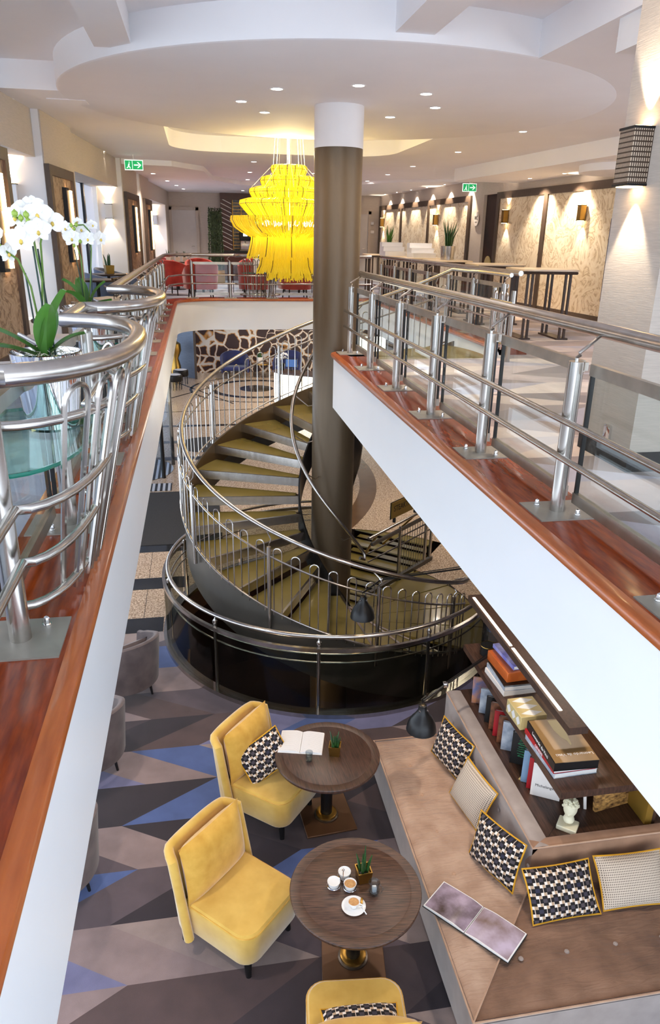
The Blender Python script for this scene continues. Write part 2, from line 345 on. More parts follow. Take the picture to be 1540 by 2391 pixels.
    def grid(s, fn, nu, nv, closed_u=False):
        m = nu if closed_u else nu+1
        vs = [fn(i/nu, j/nv) for j in range(nv+1) for i in range(m)]
        fs = [(j*m+i, j*m+(i+1) % m, (j+1)*m+(i+1) % m, (j+1)*m+i) for j in range(nv) for i in range(nu)]
        return s.add(vs, fs)
    def mesh(s, name, mats):
        me = bpy.data.meshes.new(name); me.from_pydata(s.v, [], s.f)
        if not isinstance(mats, (list, tuple)): mats = [mats]
        for m in mats: me.materials.append(MATS[m])
        if len(mats) > 1: me.polygons.foreach_set('material_index', s.mi)
        bm = bmesh.new(); bm.from_mesh(me); bmesh.ops.recalc_face_normals(bm, faces=bm.faces); bm.to_mesh(me); bm.free()
        me.polygons.foreach_set('use_smooth', [True]*len(me.polygons)); me.set_sharp_from_angle(angle=R(38)); me.update()
        return me
    def build(s, name, mats, parent=None, world=False, **tags):
        if world and parent is not None:
            q = parent
            while q.parent: q = q.parent
            o = q.location; s.v = [(x-o.x, y-o.y, z-o.z) for x, y, z in s.v]
        ob = bpy.data.objects.new(name, s.mesh(name, mats)); COL.objects.link(ob)
        if parent is not None: ob.parent = parent
        settags(ob, **tags); return ob
def settags(o, label=None, cat=None, group=None, kind=None):
    if label: o['label'] = label
    if cat: o['category'] = cat
    if group: o['group'] = group
    if kind: o['kind'] = kind
    return o
def thing(name, label, cat, loc=(0, 0, 0), rz=0, group=None, kind=None):
    o = bpy.data.objects.new(name, None); COL.objects.link(o); o.empty_display_size = .1
    o.location = loc; o.rotation_euler = (0, 0, R(rz)); return settags(o, label, cat, group, kind)
def dup(root, loc=None, rz=None, label=None, group=None, rot=None):
    r = root.copy(); COL.objects.link(r)
    if loc is not None: r.location = loc
    if rz is not None: r.rotation_euler = (0, 0, R(rz))
    if rot is not None: r.rotation_euler = rot
    if label: r['label'] = label
    if group: r['group'] = group
    def rec(a, b):
        for ch in list(a.children):
            c = ch.copy(); COL.objects.link(c); c.parent = b; rec(ch, c)
    rec(root, r); return r
def link_copy(o, parent, loc=None, rot=None):
    c = o.copy(); COL.objects.link(c); c.parent = parent
    if loc is not None: c.location = loc
    if rot is not None: c.rotation_euler = rot
    return c
def struct(name, mb, m, parent=None, label=None): return mb.build(name, m, parent, kind='structure' if parent is None else None, label=label)
def text(txt, size, m, parent, M, name='lettering', depth=.001, align='CENTER', shear=0, sx=1.):
    cu = bpy.data.curves.new('t', 'FONT'); cu.body = txt; cu.size = size; cu.extrude = depth; cu.align_x = align; cu.align_y = 'CENTER'; cu.resolution_u = 2; cu.shear = shear
    ob = bpy.data.objects.new('t', cu); COL.objects.link(ob)
    dg = bpy.context.evaluated_depsgraph_get(); me = bpy.data.meshes.new_from_object(ob.evaluated_get(dg)); bpy.data.objects.remove(ob)
    me.transform(M @ Matrix.Diagonal((sx, 1, 1, 1))); me.materials.clear(); me.materials.append(MATS[m]); me.name = name
    o = bpy.data.objects.new(name, me); COL.objects.link(o); o.parent = parent; return o
def arc(c, r, a0, a1, n, z=0, dz=0): return [(c[0]+r*math.cos(R(a0+(a1-a0)*i/n)), c[1]+r*math.sin(R(a0+(a1-a0)*i/n)), z+dz*i/n) for i in range(n+1)]
def lamp(kind, name, loc, energy, color=(1, .9, .78), size=.1, spot=None, rot=None, blend=.6):
    l = bpy.data.lights.new(name, kind); l.energy = energy; l.color = color
    if kind == 'AREA': l.shape = 'DISK'; l.size = size
    else: l.shadow_soft_size = size
    if kind == 'SPOT': l.spot_size = R(spot); l.spot_blend = blend
    o = bpy.data.objects.new(name, l); COL.objects.link(o); o.location = loc
    if rot is not None: o.rotation_euler = rot
    return o

for k in ('beads', 'lamp', 'lamp_warm', 'exitface', 'exitglow', 'screen', 'strip_warm'): MATS[k].cycles.emission_sampling = 'NONE'   # their lamps do the lighting
# ================================================================== SETTING
XL, XR, XE, YF, YE = -.455, 1.58, 3.82, 16.8, 8.85     # edges of the void
ZS = -.655                                              # slab underside
# ---- lower floor with the round stair well
def floor_with_hole(c, rf, x0, x1, y0, y1, z, n=72):
    angs = sorted([2*PI*k/n for k in range(n)]+[math.atan2(y-c[1], x-c[0]) % (2*PI) for x in (x0, x1) for y in (y0, y1)])
    mb = MB(); inn = []; out = []
    for a in angs:
        ca, sa = math.cos(a), math.sin(a); t = 1e9; r = rf(math.degrees(a))
        if ca > 1e-9: t = min(t, (x1-c[0])/ca)
        if ca < -1e-9: t = min(t, (x0-c[0])/ca)
        if sa > 1e-9: t = min(t, (y1-c[1])/sa)
        if sa < -1e-9: t = min(t, (y0-c[1])/sa)
        inn.append((c[0]+r*ca, c[1]+r*sa, z)); out.append((c[0]+t*ca, c[1]+t*sa, z))
    m = len(angs); mb.add(inn+out, [(i, m+i, m+(i+1) % m, (i+1) % m) for i in range(m)]); return mb
YCARP = 9.2
mb = floor_with_hole((CX, CY), lambda p: 3.55 if 41.5 < p < 88 else 2.24, -5, 9, -1.5, 31, F)
fl = struct('floor', mb, ['granite', 'carpet_low'], label='lower floor of speckled granite and patterned carpet')
bm = bmesh.new(); bm.from_mesh(fl.data)
for co, no in (((0, YCARP, 0), (0, 1, 0)),): bmesh.ops.bisect_plane(bm, geom=bm.verts[:]+bm.edges[:]+bm.faces[:], plane_co=co, plane_no=no)
for f in bm.faces: f.material_index = 1 if f.calc_center_median().y < YCARP else 0
bm.to_mesh(fl.data); bm.free()
for k, (y0, y1, x0, x1) in enumerate(((YCARP, 9.62, -5, -.69), (10.55, 10.95, -5, -.35), (12.0, 12.3, -5, 1.4), (17.6, 17.9, -5, 1), (19.2, 19.45, -5, 3), (21.0, 21.2, -5, 3))):
    MB().bx(x0, x1, y0, y1, F+.001, F+.003).build('inlay_band', 'granite_dark', fl)
for x in (-2.1, -1.45, -.98): MB().bx(x, x+.006, 9.62, 12.0, F+.001, F+.0022).build('floor_joint', 'granite_dark', fl)
MB().sector((1.95, 26.5), 1.45, 1.72, 0, 360, F+.001, F+.003, 48).build('inlay_ring', 'granite_dark', fl)
MB().sector((1.95, 26.5), .02, .62, 0, 360, F+.001, F+.003, 32).build('inlay_disc', 'granite_dark', fl)
MB().sector((1.95, 26.5), 2.3, 2.4, 0, 360, F+.001, F+.003, 48).build('inlay_ring', 'granite_dark', fl)
MB().sector((-2.85, 16.5), 6.38, 6.76, -50, 12, F+.001, F+.003, 40).build('inlay_arc', 'arcbrown', fl)
for a, b in (((-1.2, 28.5), (1.0, 24.0)), ((-1.5, 24.5), (.9, 27.6)), ((-1.6, 22.9), (2.4, 23.2))):
    d = Vector((b[0]-a[0], b[1]-a[1], 0)); MB().box(((a[0]+b[0])/2, (a[1]+b[1])/2, F+.002), (d.length, .07, .002), (0, 0, math.atan2(d.y, d.x))).build('inlay_line', 'granite_dark', fl)
MB().bx(-4, .25, 12.3, 15.2, F+.001, F+.012).build('entrance_mat', 'mat_dark', kind='stuff', label='dark grey entrance mat on the granite floor', cat='mat')
# pit below
mb = MB(); mb.lathe([(2.24, F-.001), (2.24, F-.35)], 64, (CX, CY, 0), R(88), R(401)); struct('wall_pit_rim', mb, 'darkwood')
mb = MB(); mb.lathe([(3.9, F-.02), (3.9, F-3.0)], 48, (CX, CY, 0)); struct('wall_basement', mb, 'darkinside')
mb = MB(); mb.disc((CX, CY, F-2.95), 3.95, 48); struct('floor_basement', mb, 'darkwood')
# ---- upper slab
mb = MB()
mb.bx(-6, XL-.02, -1.5, 31, ZS, UF); struct('floor_upper_left', mb, ['carpet_left'])
mb = MB(); mb.bx(XL-.02, 9, YF+.02, 31, ZS, UF)
c0 = (XL+.9, YF-.9); pts = [(XL-.02, YF+.02)]+[(c0[0]-.92*math.cos(R(90*i/12)), c0[1]+.92*math.sin(R(90*i/12))) for i in range(13)]
mb.prism([(p[0], p[1]) for p in reversed(pts)], ZS, UF); struct('floor_upper_far', mb, ['carpet_left'])
mb = MB(); mb.bx(XR+.02, 9, -1.5, YE-.02, ZS, UF); mb.bx(XE+.02, 9, YE-.02, YF+.02, ZS, UF); struct('floor_upper_right', mb, ['carpet_up'])
# ---- fascia and wooden kerb swept along the edges of the void
def sweep(path, prof, closed=False):
    P = [Vector((p[0], p[1], 0)) for p in path]; n = len(P); vs = []; m = len(prof)
    for i in range(n):
        a = (P[i]-P[i-1]).normalized() if i > 0 else None; b = (P[i+1]-P[i]).normalized() if i < n-1 else None
        a = a or b; b = b or a; na = Vector((-a.y, a.x, 0)); nb = Vector((-b.y, b.x, 0)); k = (na+nb)/max(.2, 1+na.dot(nb))
        for o, z in prof: q = P[i]+k*o; vs.append((q.x, q.y, z))
    fs = [(i*m+j, i*m+(j+1) % m, (i+1)*m+(j+1) % m, (i+1)*m+j) for i in range(n-1) for j in range(m)]
    fs += [tuple(range(m)), tuple((n-1)*m+j for j in range(m))]
    mb = MB(); mb.add(vs, fs); return mb
corner = [(c0[0]-.9*math.cos(R(90*i/14)), c0[1]+.9*math.sin(R(90*i/14))) for i in range(15)]
corner2 = [(XE-.3+.3*math.sin(R(90*i/6)), YF-.3+.3*math.cos(R(90*i/6))) for i in range(7)]
cR = [(XR+.12-.12*math.sin(R(90*i/6)), YE-.12+.12*math.cos(R(90*i/6))) for i in range(7)]
pathL = [(XL, -1.5)]+corner+corner2+[(XE, YE+.25)]
pathR = [(XR+.38, YE)]+cR+[(XR, -1.5)]
pathS = [(XE, YE+.25), (XE, YE), (XR+.38, YE)]
fasc = [(0, ZS-.01), (.1, ZS-.01), (.1, -.03), (0, -.03)]
kerb = [(-.035, -.022), (-.028, -.006), (-.014, 0), (.40, 0), (.40, -.1), (.02, -.1), (.0, -.05), (-.028, -.046)]
nose = [(-.036, -.022), (-.029, -.005), (-.012, .0015), (.03, .0015), (.03, -.02), (0, -.052), (-.03, -.047)]
for i, (pth, nm) in enumerate(((pathL, 'trim_1'), (pathR, 'trim_2'))):
    k = struct(nm, sweep(pth, kerb), 'cherry', label=('polished cherry kerb along the left and far edge of the void', 'polished cherry kerb along the right walkway edge')[i])
    sweep(pth, nose).build('nosing', 'cherry_nose', k)
struct('trim_3', sweep(pathL, fasc), 'fascia', label='white fascia band below the left and far void edge')
struct('trim_4', sweep(pathR, fasc), 'fascia', label='white fascia band below the right walkway')
struct('trim_5', sweep(pathS, [(0, ZS-.01), (.1, ZS-.01), (.1, UF), (0, UF)]), 'fascia', label='white fascia at the head of the stairs')
# ---- ceiling
DC = (1.66, 9.27)
mb = MB()
mb.bx(-4, -.36, 9.1, 26.3, ZC, ZC+.5); mb.bx(3.55, 9, 9.1, 26.3, ZC, ZC+.5); mb.bx(-.36, 3.55, 14.6, 26.3, ZC, ZC+.5)
mb.bx(2.83, 9, -1.5, 9.1, ZC, ZC+.5)
ceil = struct('ceiling', mb, 'ceil', label='white plaster ceiling')
struct('ceiling_raised', MB().bx(-4, 2.83, -1.5, 9.1, ZH, ZH+.3), 'ceil')
MB().bx(-.36, 3.55, 9.1, 14.6, ZC+.26, ZC+.45).build('tray', 'ceil', ceil)
# rounded corners of the tray recess
for cx, cy, a in ((-.36, 14.6, 270), (3.55, 14.6, 180)):
    r = .9; qx = cx+(r if cx < 1 else -r); qy = cy-r
    pl = [(cx, cy)]+[(qx+r*math.cos(R(t)), qy+r*math.sin(R(t))) for t in ([180-90*i/10 for i in range(11)] if cx < 1 else [90-90*i/10 for i in range(11)])]
    MB().prism(pl, ZC, ZC+.4).build('tray_corner', 'ceil', ceil)
mb = MB(); mb.lathe([(0, ZC-.004), (3.0, ZC-.004), (3.02, ZC+.006), (3.02, ZH+.02), (0, ZH+.02)], 96, (DC[0], DC[1], 0)); mb.build('ceiling_disc', 'ceil', ceil)
MB().bx(-.76, -.45, -1.5, 7.3, ZC+.06, ZH+.02).build('beam', 'ceil', ceil); MB().bx(1.56, 1.87, -1.5, 6.6, ZC+.06, ZH+.02).build('beam', 'ceil', ceil)
MB().prism([(-1.6, 16.4), (-.4, 16.6), (.25, 17.6), (.5, 20.2), (1.3, 21.8), (3.2, 22.2), (3.2, 26.2), (-1.6, 26.2)], ZC-.1, ZC+.05).build('soffit', 'ceil', ceil)
MB().prism([(4.0, 21.5), (5.2, 19.5), (7.0, 18.6), (7.4, 26.2), (4.0, 26.2)], ZC-.06, ZC+.05).build('soffit', 'ceil', ceil)
MB().prism([(5.45, 16.2), (6.15, 8), (9, 8), (9, 16.2)], ZC-.24, ZC+.05).build('soffit', 'ceil', ceil)
mb = MB(); mb.lathe([(0, -.3), (.75, -.3), (.75, 0)], 32, (6.9, 11.9, ZC-.05)); mb.build('soffit', 'ceil', ceil)
MB().bx(2.86, 3.5, 4.9, 5.3, ZC-.2, ZC+.05).build('soffit', 'white', ceil)
MB().box((-1.35, 9.75, ZC-.004), (.42, .3, .012)).build('air_grille', 'ceil', ceil)
# ---- left wall: pilasters, lintels, windows
def Xp(y): return -2.53+.07*y
def lw(y0, y1, d0, d1, z0, z1): return MB().prism([(Xp(y0)+d0, y0), (Xp(y0)+d1, y0), (Xp(y1)+d1, y1), (Xp(y1)+d0, y1)][::-1], z0, z1)
PIL = [(5.2, 8.75), (10.45, 12.1), (16.4, 18.45), (18.95, 20.5), (25.2, 26.2)]
wl = struct('wall_left', lw(5.2, 8.75, -.9, 0, UF, ZC), 'wallpaper', label='beige papered left wall with pilasters')
for a, b in PIL[1:]:
    lw(a, b, -.9, 0 if a < 25 else -.1, UF, ZC).build('pilaster', 'wallpaper', wl); lw(a-.012, a, -.62, -.015 if a < 25 else -.115, UF, ZC).build('daylit_face', 'white', wl)  # daylight on the camera-facing pilaster sides is put into this white
for a, b in ((8.75, 10.45), (12.1, 16.4), (18.45, 18.95), (20.5, 25.2)): lw(a, b, -.62, -.1, 2.17, ZC).build('lintel', 'wallpaper', wl)
wi = 0
for a, b in ((8.75, 10.45), (12.1, 16.4), (18.45, 18.95), (20.5, 25.2)):
    wi += 1
    w = thing('window_%d' % wi, 'tall window in the left wall letting in bright daylight', None, (Xp((a+b)/2)-.6, (a+b)/2, UF), kind='structure')
    def wp(name, y0, y1, d0, d1, z0, z1, m):
        o = lw(y0, y1, d0, d1, z0, z1); return o.build(name, m, w, world=True)
    wp('sill', a, b, -.62, -.3, UF, .25, 'white'); wp('pane', a+.06, b-.06, -.606, -.60, .25, 2.17, 'pane')
    wp('jamb', a, a+.07, -.64, -.5, .25, 2.17, 'white'); wp('jamb', b-.07, b, -.64, -.5, .25, 2.17, 'white')
    n = max(1, round((b-a)/1.1))
    for k in range(1, n): y = a+(b-a)*k/n; wp('mullion', y-.05, y+.05, -.65, -.54, .25, 2.17, 'blackmetal')
    if b-a > 2:
        for k in range(n): y = a+(b-a)*(k+.5)/n; wp('roller_blind', y-.46, y+.34, -.56, -.555, .3, 2.15, 'blind')
# ---- far wall and right wall
fw = struct('wall_far', MB().bx(-1.6, 7.2, 26.2, 26.5, UF, ZC), 'wallpaper', label='beige far wall of the upper floor')
def Xr(y): return 7.1-(y-13)*.065
def rw(y0, y1, d0, d1, z0, z1): return MB().prism([(Xr(y0)-d0, y0), (Xr(y1)-d0, y1), (Xr(y1)-d1, y1), (Xr(y0)-d1, y0)], z0, z1)
wr = struct('wall_right', rw(8, 17.05, -.5, 0, UF, ZC), 'wallpaper', label='beige right wall with framed fabric panels')
rw(17.85, 26.3, -.5, 0, UF, ZC).build('wall_section', 'wallpaper', wr); rw(17.05, 17.85, -.5, 0, 2.3, ZC).build('door_head', 'wallpaper', wr)
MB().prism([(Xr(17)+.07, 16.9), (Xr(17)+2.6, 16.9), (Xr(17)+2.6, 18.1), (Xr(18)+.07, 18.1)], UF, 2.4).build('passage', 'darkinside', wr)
# big pillar on the right
pm = struct('wall_pillar', MB().bx(2.70, 4.6, 4.14, 4.76, UF, ZC), 'wallpaper', label='papered pillar beside the right walkway')
MB().bx(2.688, 4.61, 4.128, 4.772, UF, UF+.13).build('baseboard', 'mat_dark', pm)
o = MB(); o.rbox((2.695, 4.41, .09), (.012, .075, .12), .02, 3); o.build('switch_plate', 'chrome', pm)
# ---- lower walls
wb = struct('wall_lobby', MB().bx(-.2, 9, 30, 30.3, F, ZS), 'mural', label='brown marbled mural wall of the lobby')
struct('wall_lobby_panel', MB().prism([(-.25, 28.7), (-.17, 28.6), (-.9, 29.6), (-1.0, 29.55)], F, ZS), 'bluepanel')
MB().box((-.2, 28.6, (F+ZS)/2), (.09, .12, ZS-F)).build('trim_6', 'frame', kind='structure')
struct('wall_lobby_left', MB().bx(-5, -.9, 29.6, 29.8, F, ZS), 'white')
struct('wall_lower_right', MB().bx(7.6, 7.8, -1.5, 30, F, ZS), 'darkwood')
# ================================================================== COLUMN
col = thing('column', 'round grey-brown steel column with a white top rising through the stairs', 'column', (CX, CY, F-2.9))
MB().lathe([(.281, F-2.9), (.281, 2.26)], 48, (CX, CY, 0)).build('shaft', 'column', col, world=True)
MB().lathe([(.281, 2.26), (.284, 2.265), (.284, ZC)], 48, (CX, CY, 0)).build('collar', 'white', col, world=True)
# ================================================================== SPIRAL STAIR
K = -.012574
def HR(p): return .103+K*(p-90)            # handrail height at angle p (degrees)
def NO(p): return HR(p)-1.02               # nosing line
P0, NR = 25.0, 18
DP = 302.2/NR; RISE = (UF-F)/NR
ST = thing('spiral_staircase', 'spiral staircase with olive glass treads and steel hoop railing round the column', 'staircase', (CX, CY, F))
cc = (CX, CY)
def pol(r, p, z): return (CX+r*math.cos(R(p)), CY+r*math.sin(R(p)), z)
for i in range(1, NR):
    a0 = P0+DP*(i-1)-1.5; a1 = P0+DP*i; z = UF-RISE*i
    t = MB(); t.sector(cc, .5, 1.95, a0, a1-.9, z-.035, z, 5); t = t.build('tread', 'olive', ST, world=True)
    b = MB()
    p0 = Vector(pol(.46, a1-1, z-.05)); p1 = Vector(pol(1.96, a1-1, z-.05)); d = (p1-p0); b.box((p0+p1)/2, (d.length, .03, .115), (0, 0, math.atan2(d.y, d.x)))
    b.build('nosing_bar', 'steel', t, world=True)
    b = MB(); p0 = Vector(pol(.46, a0+.5, z-.05)); p1 = Vector(pol(1.96, a0+.5, z-.05)); d = (p1-p0); b.box((p0+p1)/2, (d.length, .03, .06), (0, 0, math.atan2(d.y, d.x))); b.build('carrier', 'stringer_in', t, world=True)
MB().sector(cc, .45, 1.96, -8, P0, UF-.04, UF, 8).build('landing', 'olive', ST, world=True)
MB().prism([(2.1, YE-.03), (3.66, YE-.03), (3.6, 9.0), (2.1, 9.1)], UF-.04, UF-.002).build('landing', 'olive', ST, world=True)
for k in range(4): MB().sector(cc, .45, 2.22, 328+k*18, 328+k*18+17.4, F-.04, F, 6).build('landing_plate', 'olive', ST, world=True)
def band(r0, r1, a0, a1, up, dn, n): return MB().sector(cc, r0, r1, a0, a1, NO(a0)+dn, NO(a0)+up, n, dz=K*(a1-a0))
band(1.962, 1.985, 22, 328, .03, -.60, 90).build('outer_stringer', 'stringer', ST, world=True)
band(1.955, 1.962, 22, 328, .03, -.34, 90).build('stringer_lining', 'stringer_in', ST, world=True)
band(.44, .462, 30, 328, .05, -.38, 90).build('inner_stringer', 'blackmetal', ST, world=True)
# posts, hoops, rails
RP, RH = 2.025, 1.965
pp = [34.5, 69.5, 104.5, 140, 171.5, 203.5, 239.5, 275.5, 308.5]
for p in pp:
    MB().tube([pol(RP, p, HR(p)-1.2), pol(RP, p, HR(p)-.17)], .024, 12).build('post', 'steel', ST, world=True)
    MB().tube([pol(RP, p, HR(p)-.17), pol(RP, p, HR(p)-.14), pol(RP+.02, p+.6, HR(p)-.11), pol(RP-.01, p+.6, HR(p)-.08), pol(RH, p-1.6, HR(p-1.6)-.02)], .008, 6).build('bracket', 'steel', ST, world=True)
def helix(r, a0, a1, off, n): return [pol(r, a0+(a1-a0)*i/n, HR(a0+(a1-a0)*i/n)+off) for i in range(n+1)]
top = [(CX+RH, YE-.35, .92), (CX+RH, CY-.3, .92)]+[pol(RH, a, .92-max(0, a-8)*.001) for a in (0, 8, 16)]
hp = top+helix(RH, 25, 318, 0, 110)+[pol(RH+.005, 322, HR(320)-.01), pol(RH+.0, 326, HR(321)-.03), pol(RH-.06, 328, HR(321)-.07), pol(RH-.14, 326, HR(321)-.08), pol(RH-.17, 320, HR(320)-.06)]
MB().tube(hp, .026, 12).build('handrail', 'steel', ST, world=True)
MB().tube(helix(RP, 28, 318, -.28, 110), .0125, 8).build('upper_rail', 'steel', ST, world=True)
MB().tube(helix(RP, 28, 318, -.95, 110), .0125, 8).build('lower_rail', 'steel', ST, world=True)
edges = [28]+pp+[318]
hw = math.degrees(.05/RP)
for e0, e1 in zip(edges, edges[1:]):
    n = max(1, round((e1-e0)/6.0)); st = (e1-e0)/n
    for k in range(n):
        q = e0+(k+.5)*st; zt = HR(q)-.14; pts = [pol(RP, q-hw, HR(q-hw)-1.0)]
        for j in range(9): a = PI-PI*j/8; pts.append(pol(RP, q+hw*math.cos(a), zt-.05+.05*math.sin(a)))
        pts.append(pol(RP, q+hw, HR(q+hw)-1.0)); MB().tube(pts, .0075, 6).build('hoop_baluster', 'steel', ST, world=True)
# inner handrail with its clips on the column
ih = helix(.55, 62, 300, 0, 80)+[pol(.57, 306, HR(303)-.05), pol(.6, 309, HR(303)-.12), pol(.62, 306, HR(303)-.17), pol(.6, 300, HR(301)-.16)]
MB().tube(ih, .024, 10).build('inner_handrail', 'steel', ST, world=True)
for p in (80, 115, 150, 185, 220, 255, 288): MB().tube([pol(.27, p, HR(p)-.12), pol(.36, p, HR(p)-.14), pol(.42, p, HR(p)-.1), pol(.54, p, HR(p)-.02)], .008, 6).build('rail_clip', 'steel', ST, world=True)
# ================================================================== BASEMENT FLIGHT
BS = thing('basement_stairs', 'lower flight of olive treads going down behind the column', 'stairs', (3.2, 12.0, F))
u = Vector((-math.cos(R(50)), -math.sin(R(50)), 0)); s = Vector((-u.y, u.x, 0))
for i in range(7):
    r = 3.45-.27*i; z = F-.03-.185*i; c = Vector((CX, CY, z))-u*r+s*-.62
    t = MB(); t.box(c, (.27, 1.5, .035), (0, 0, R(50))); t = t.build('tread', 'olive', BS, world=True)
    b = MB(); b.box(c+u*.14+Vector((0, 0, -.06)), (.03, 1.5, .12), (0, 0, R(50))); b.build('nosing_bar', 'chrome', t, world=True)
for i in range(12):
    a = 190+i*10.5; z = F-1.35-.1*i
    MB().sector(cc, .6, 2.1, a, a+10, z-.04, z, 3).build('tread', 'olive', BS, world=True)
MB().tube([pol(2.05, 175+i*5, F-.45-.048*i) for i in range(28)], .025, 8).build('handrail', 'brass', BS, world=True)
for i in range(9): MB().tube([pol(2.05, 195+i*4, F-1.6), pol(2.05, 195+i*4, F-.65-.05*i)], .007, 5).build('baluster', 'blackmetal', BS, world=True)
# side rail with glass beside the flight and the sign on it
SR = thing('basement_railing', 'steel railing with slim balusters beside the basement flight', 'railing', (2.9, 10.5, F))
def sr(r, z, o=0): return (CX+r*math.cos(R(41))-o*math.sin(R(41)), CY+r*math.sin(R(41))+o*math.cos(R(41)), F+z)
MB().tube([sr(.9, .98), sr(2.9, 1.02)], .024, 10).build('handrail', 'steel', SR, world=True)
b = MB(); b.box((Vector(sr(1.0, .86))+Vector(sr(2.72, .88)))/2, (1.75, .04, .05), (0, -.01, R(41))); b.build('top_bar', 'stringer', SR, world=True)
b = MB(); b.box((Vector(sr(1.0, .04))+Vector(sr(2.75, .04)))/2, (1.8, .06, .06), (0, 0, R(41))); b.build('bottom_bar', 'stringer', SR, world=True)
for z in (.74, .6): MB().tube([sr(.9, z), sr(2.7, z)], .012, 6).build('rail', 'steel', SR, world=True)
for r in (1.75, 2.55, 2.72): MB().tube([sr(r, 0), sr(r, .92)], .024, 10).build('post', 'steel', SR, world=True)
for k in range(10): MB().tube([sr(1.82+k*.075, .06), sr(1.82+k*.075, .84)], .006, 5).build('baluster', 'steel', SR, world=True)
MB().tube([sr(1.2, .96, .05), sr(2.1, .1, .9)], .02, 8).build('stair_handrail', 'brass', SR, world=True)
MB().tube([sr(2.2, .96, .05), sr(2.6, .1, .9)], .02, 8).build('stair_handrail', 'brass', SR, world=True)
SG = thing('restaurant_sign', 'bronze restaurant sign board standing on the basement railing', 'sign', sr(1.95, 1.07, .06), 41)
b = MB(); b.box((0, 0, .15), (.78, .02, .26)); b.build('board', 'goldpanel', SG)
b = MB(); b.box((0, .011, .15), (.8, .012, .28)); b.build('backing', 'blackmetal', SG)
text('STEAKTRAIN', .135, 'textblack', SG, Matrix.Translation((0, -.0115, .17)) @ Matrix.Rotation(PI/2, 4, 'X'), sx=.86)
for x in (-.3, .3): b = MB(); b.box((x, 0, -.02), (.03, .04, .08)); b.build('clamp', 'blackmetal', SG)
# ================================================================== GLASS BALUSTRADE ROUND THE WELL
GR = thing('well_balustrade', 'curved glass and steel balustrade round the lower stair well', 'railing', (CX, CY-2.3, F))
RG = 2.31; gp = [87, 121, 155, 189, 222.8, 256.7, 290.4, 324]
MB().sector(cc, 2.23, 2.36, 84, 327, F, F+.055, 90).build('base_ring', 'steel', GR, world=True)
MB().tube([pol(RG-.06, 84+(327-84)*i/80, F+1.02) for i in range(81)], .026, 12).build('handrail', 'steel', GR, world=True)
MB().sector(cc, RG-.02, RG+.02, 84, 327, F+.86, F+.905, 90).build('top_bar', 'steel', GR, world=True)
for z in (.79, .68): MB().tube([pol(RG-.07, 84+(327-84)*i/80, F+z) for i in range(81)], .011, 8).build('rail', 'steel', GR, world=True)
for p in gp:
    MB().tube([pol(RG-.05, p, F+.03), pol(RG-.05, p, F+.93)], .022, 12).build('post', 'steel', GR, world=True)
    m = MB(); m.lathe([(0, .05), (.012, .05), (.02, .03), (.03, .025), (.03, 0)], 10, pol(RG-.05, p, F+.93)); m.tube([pol(RG-.05, p, F+.97), pol(RG-.06, p, F+1.01)], .008, 6); m.build('post_cap', 'steel', GR, world=True)
for a, b in zip(gp, gp[1:]): MB().sector(cc, RG-.006, RG+.006, a+.6, b-.6, F+.06, F+.86, 16).build('glass_panel', 'glass_dark', GR, world=True)

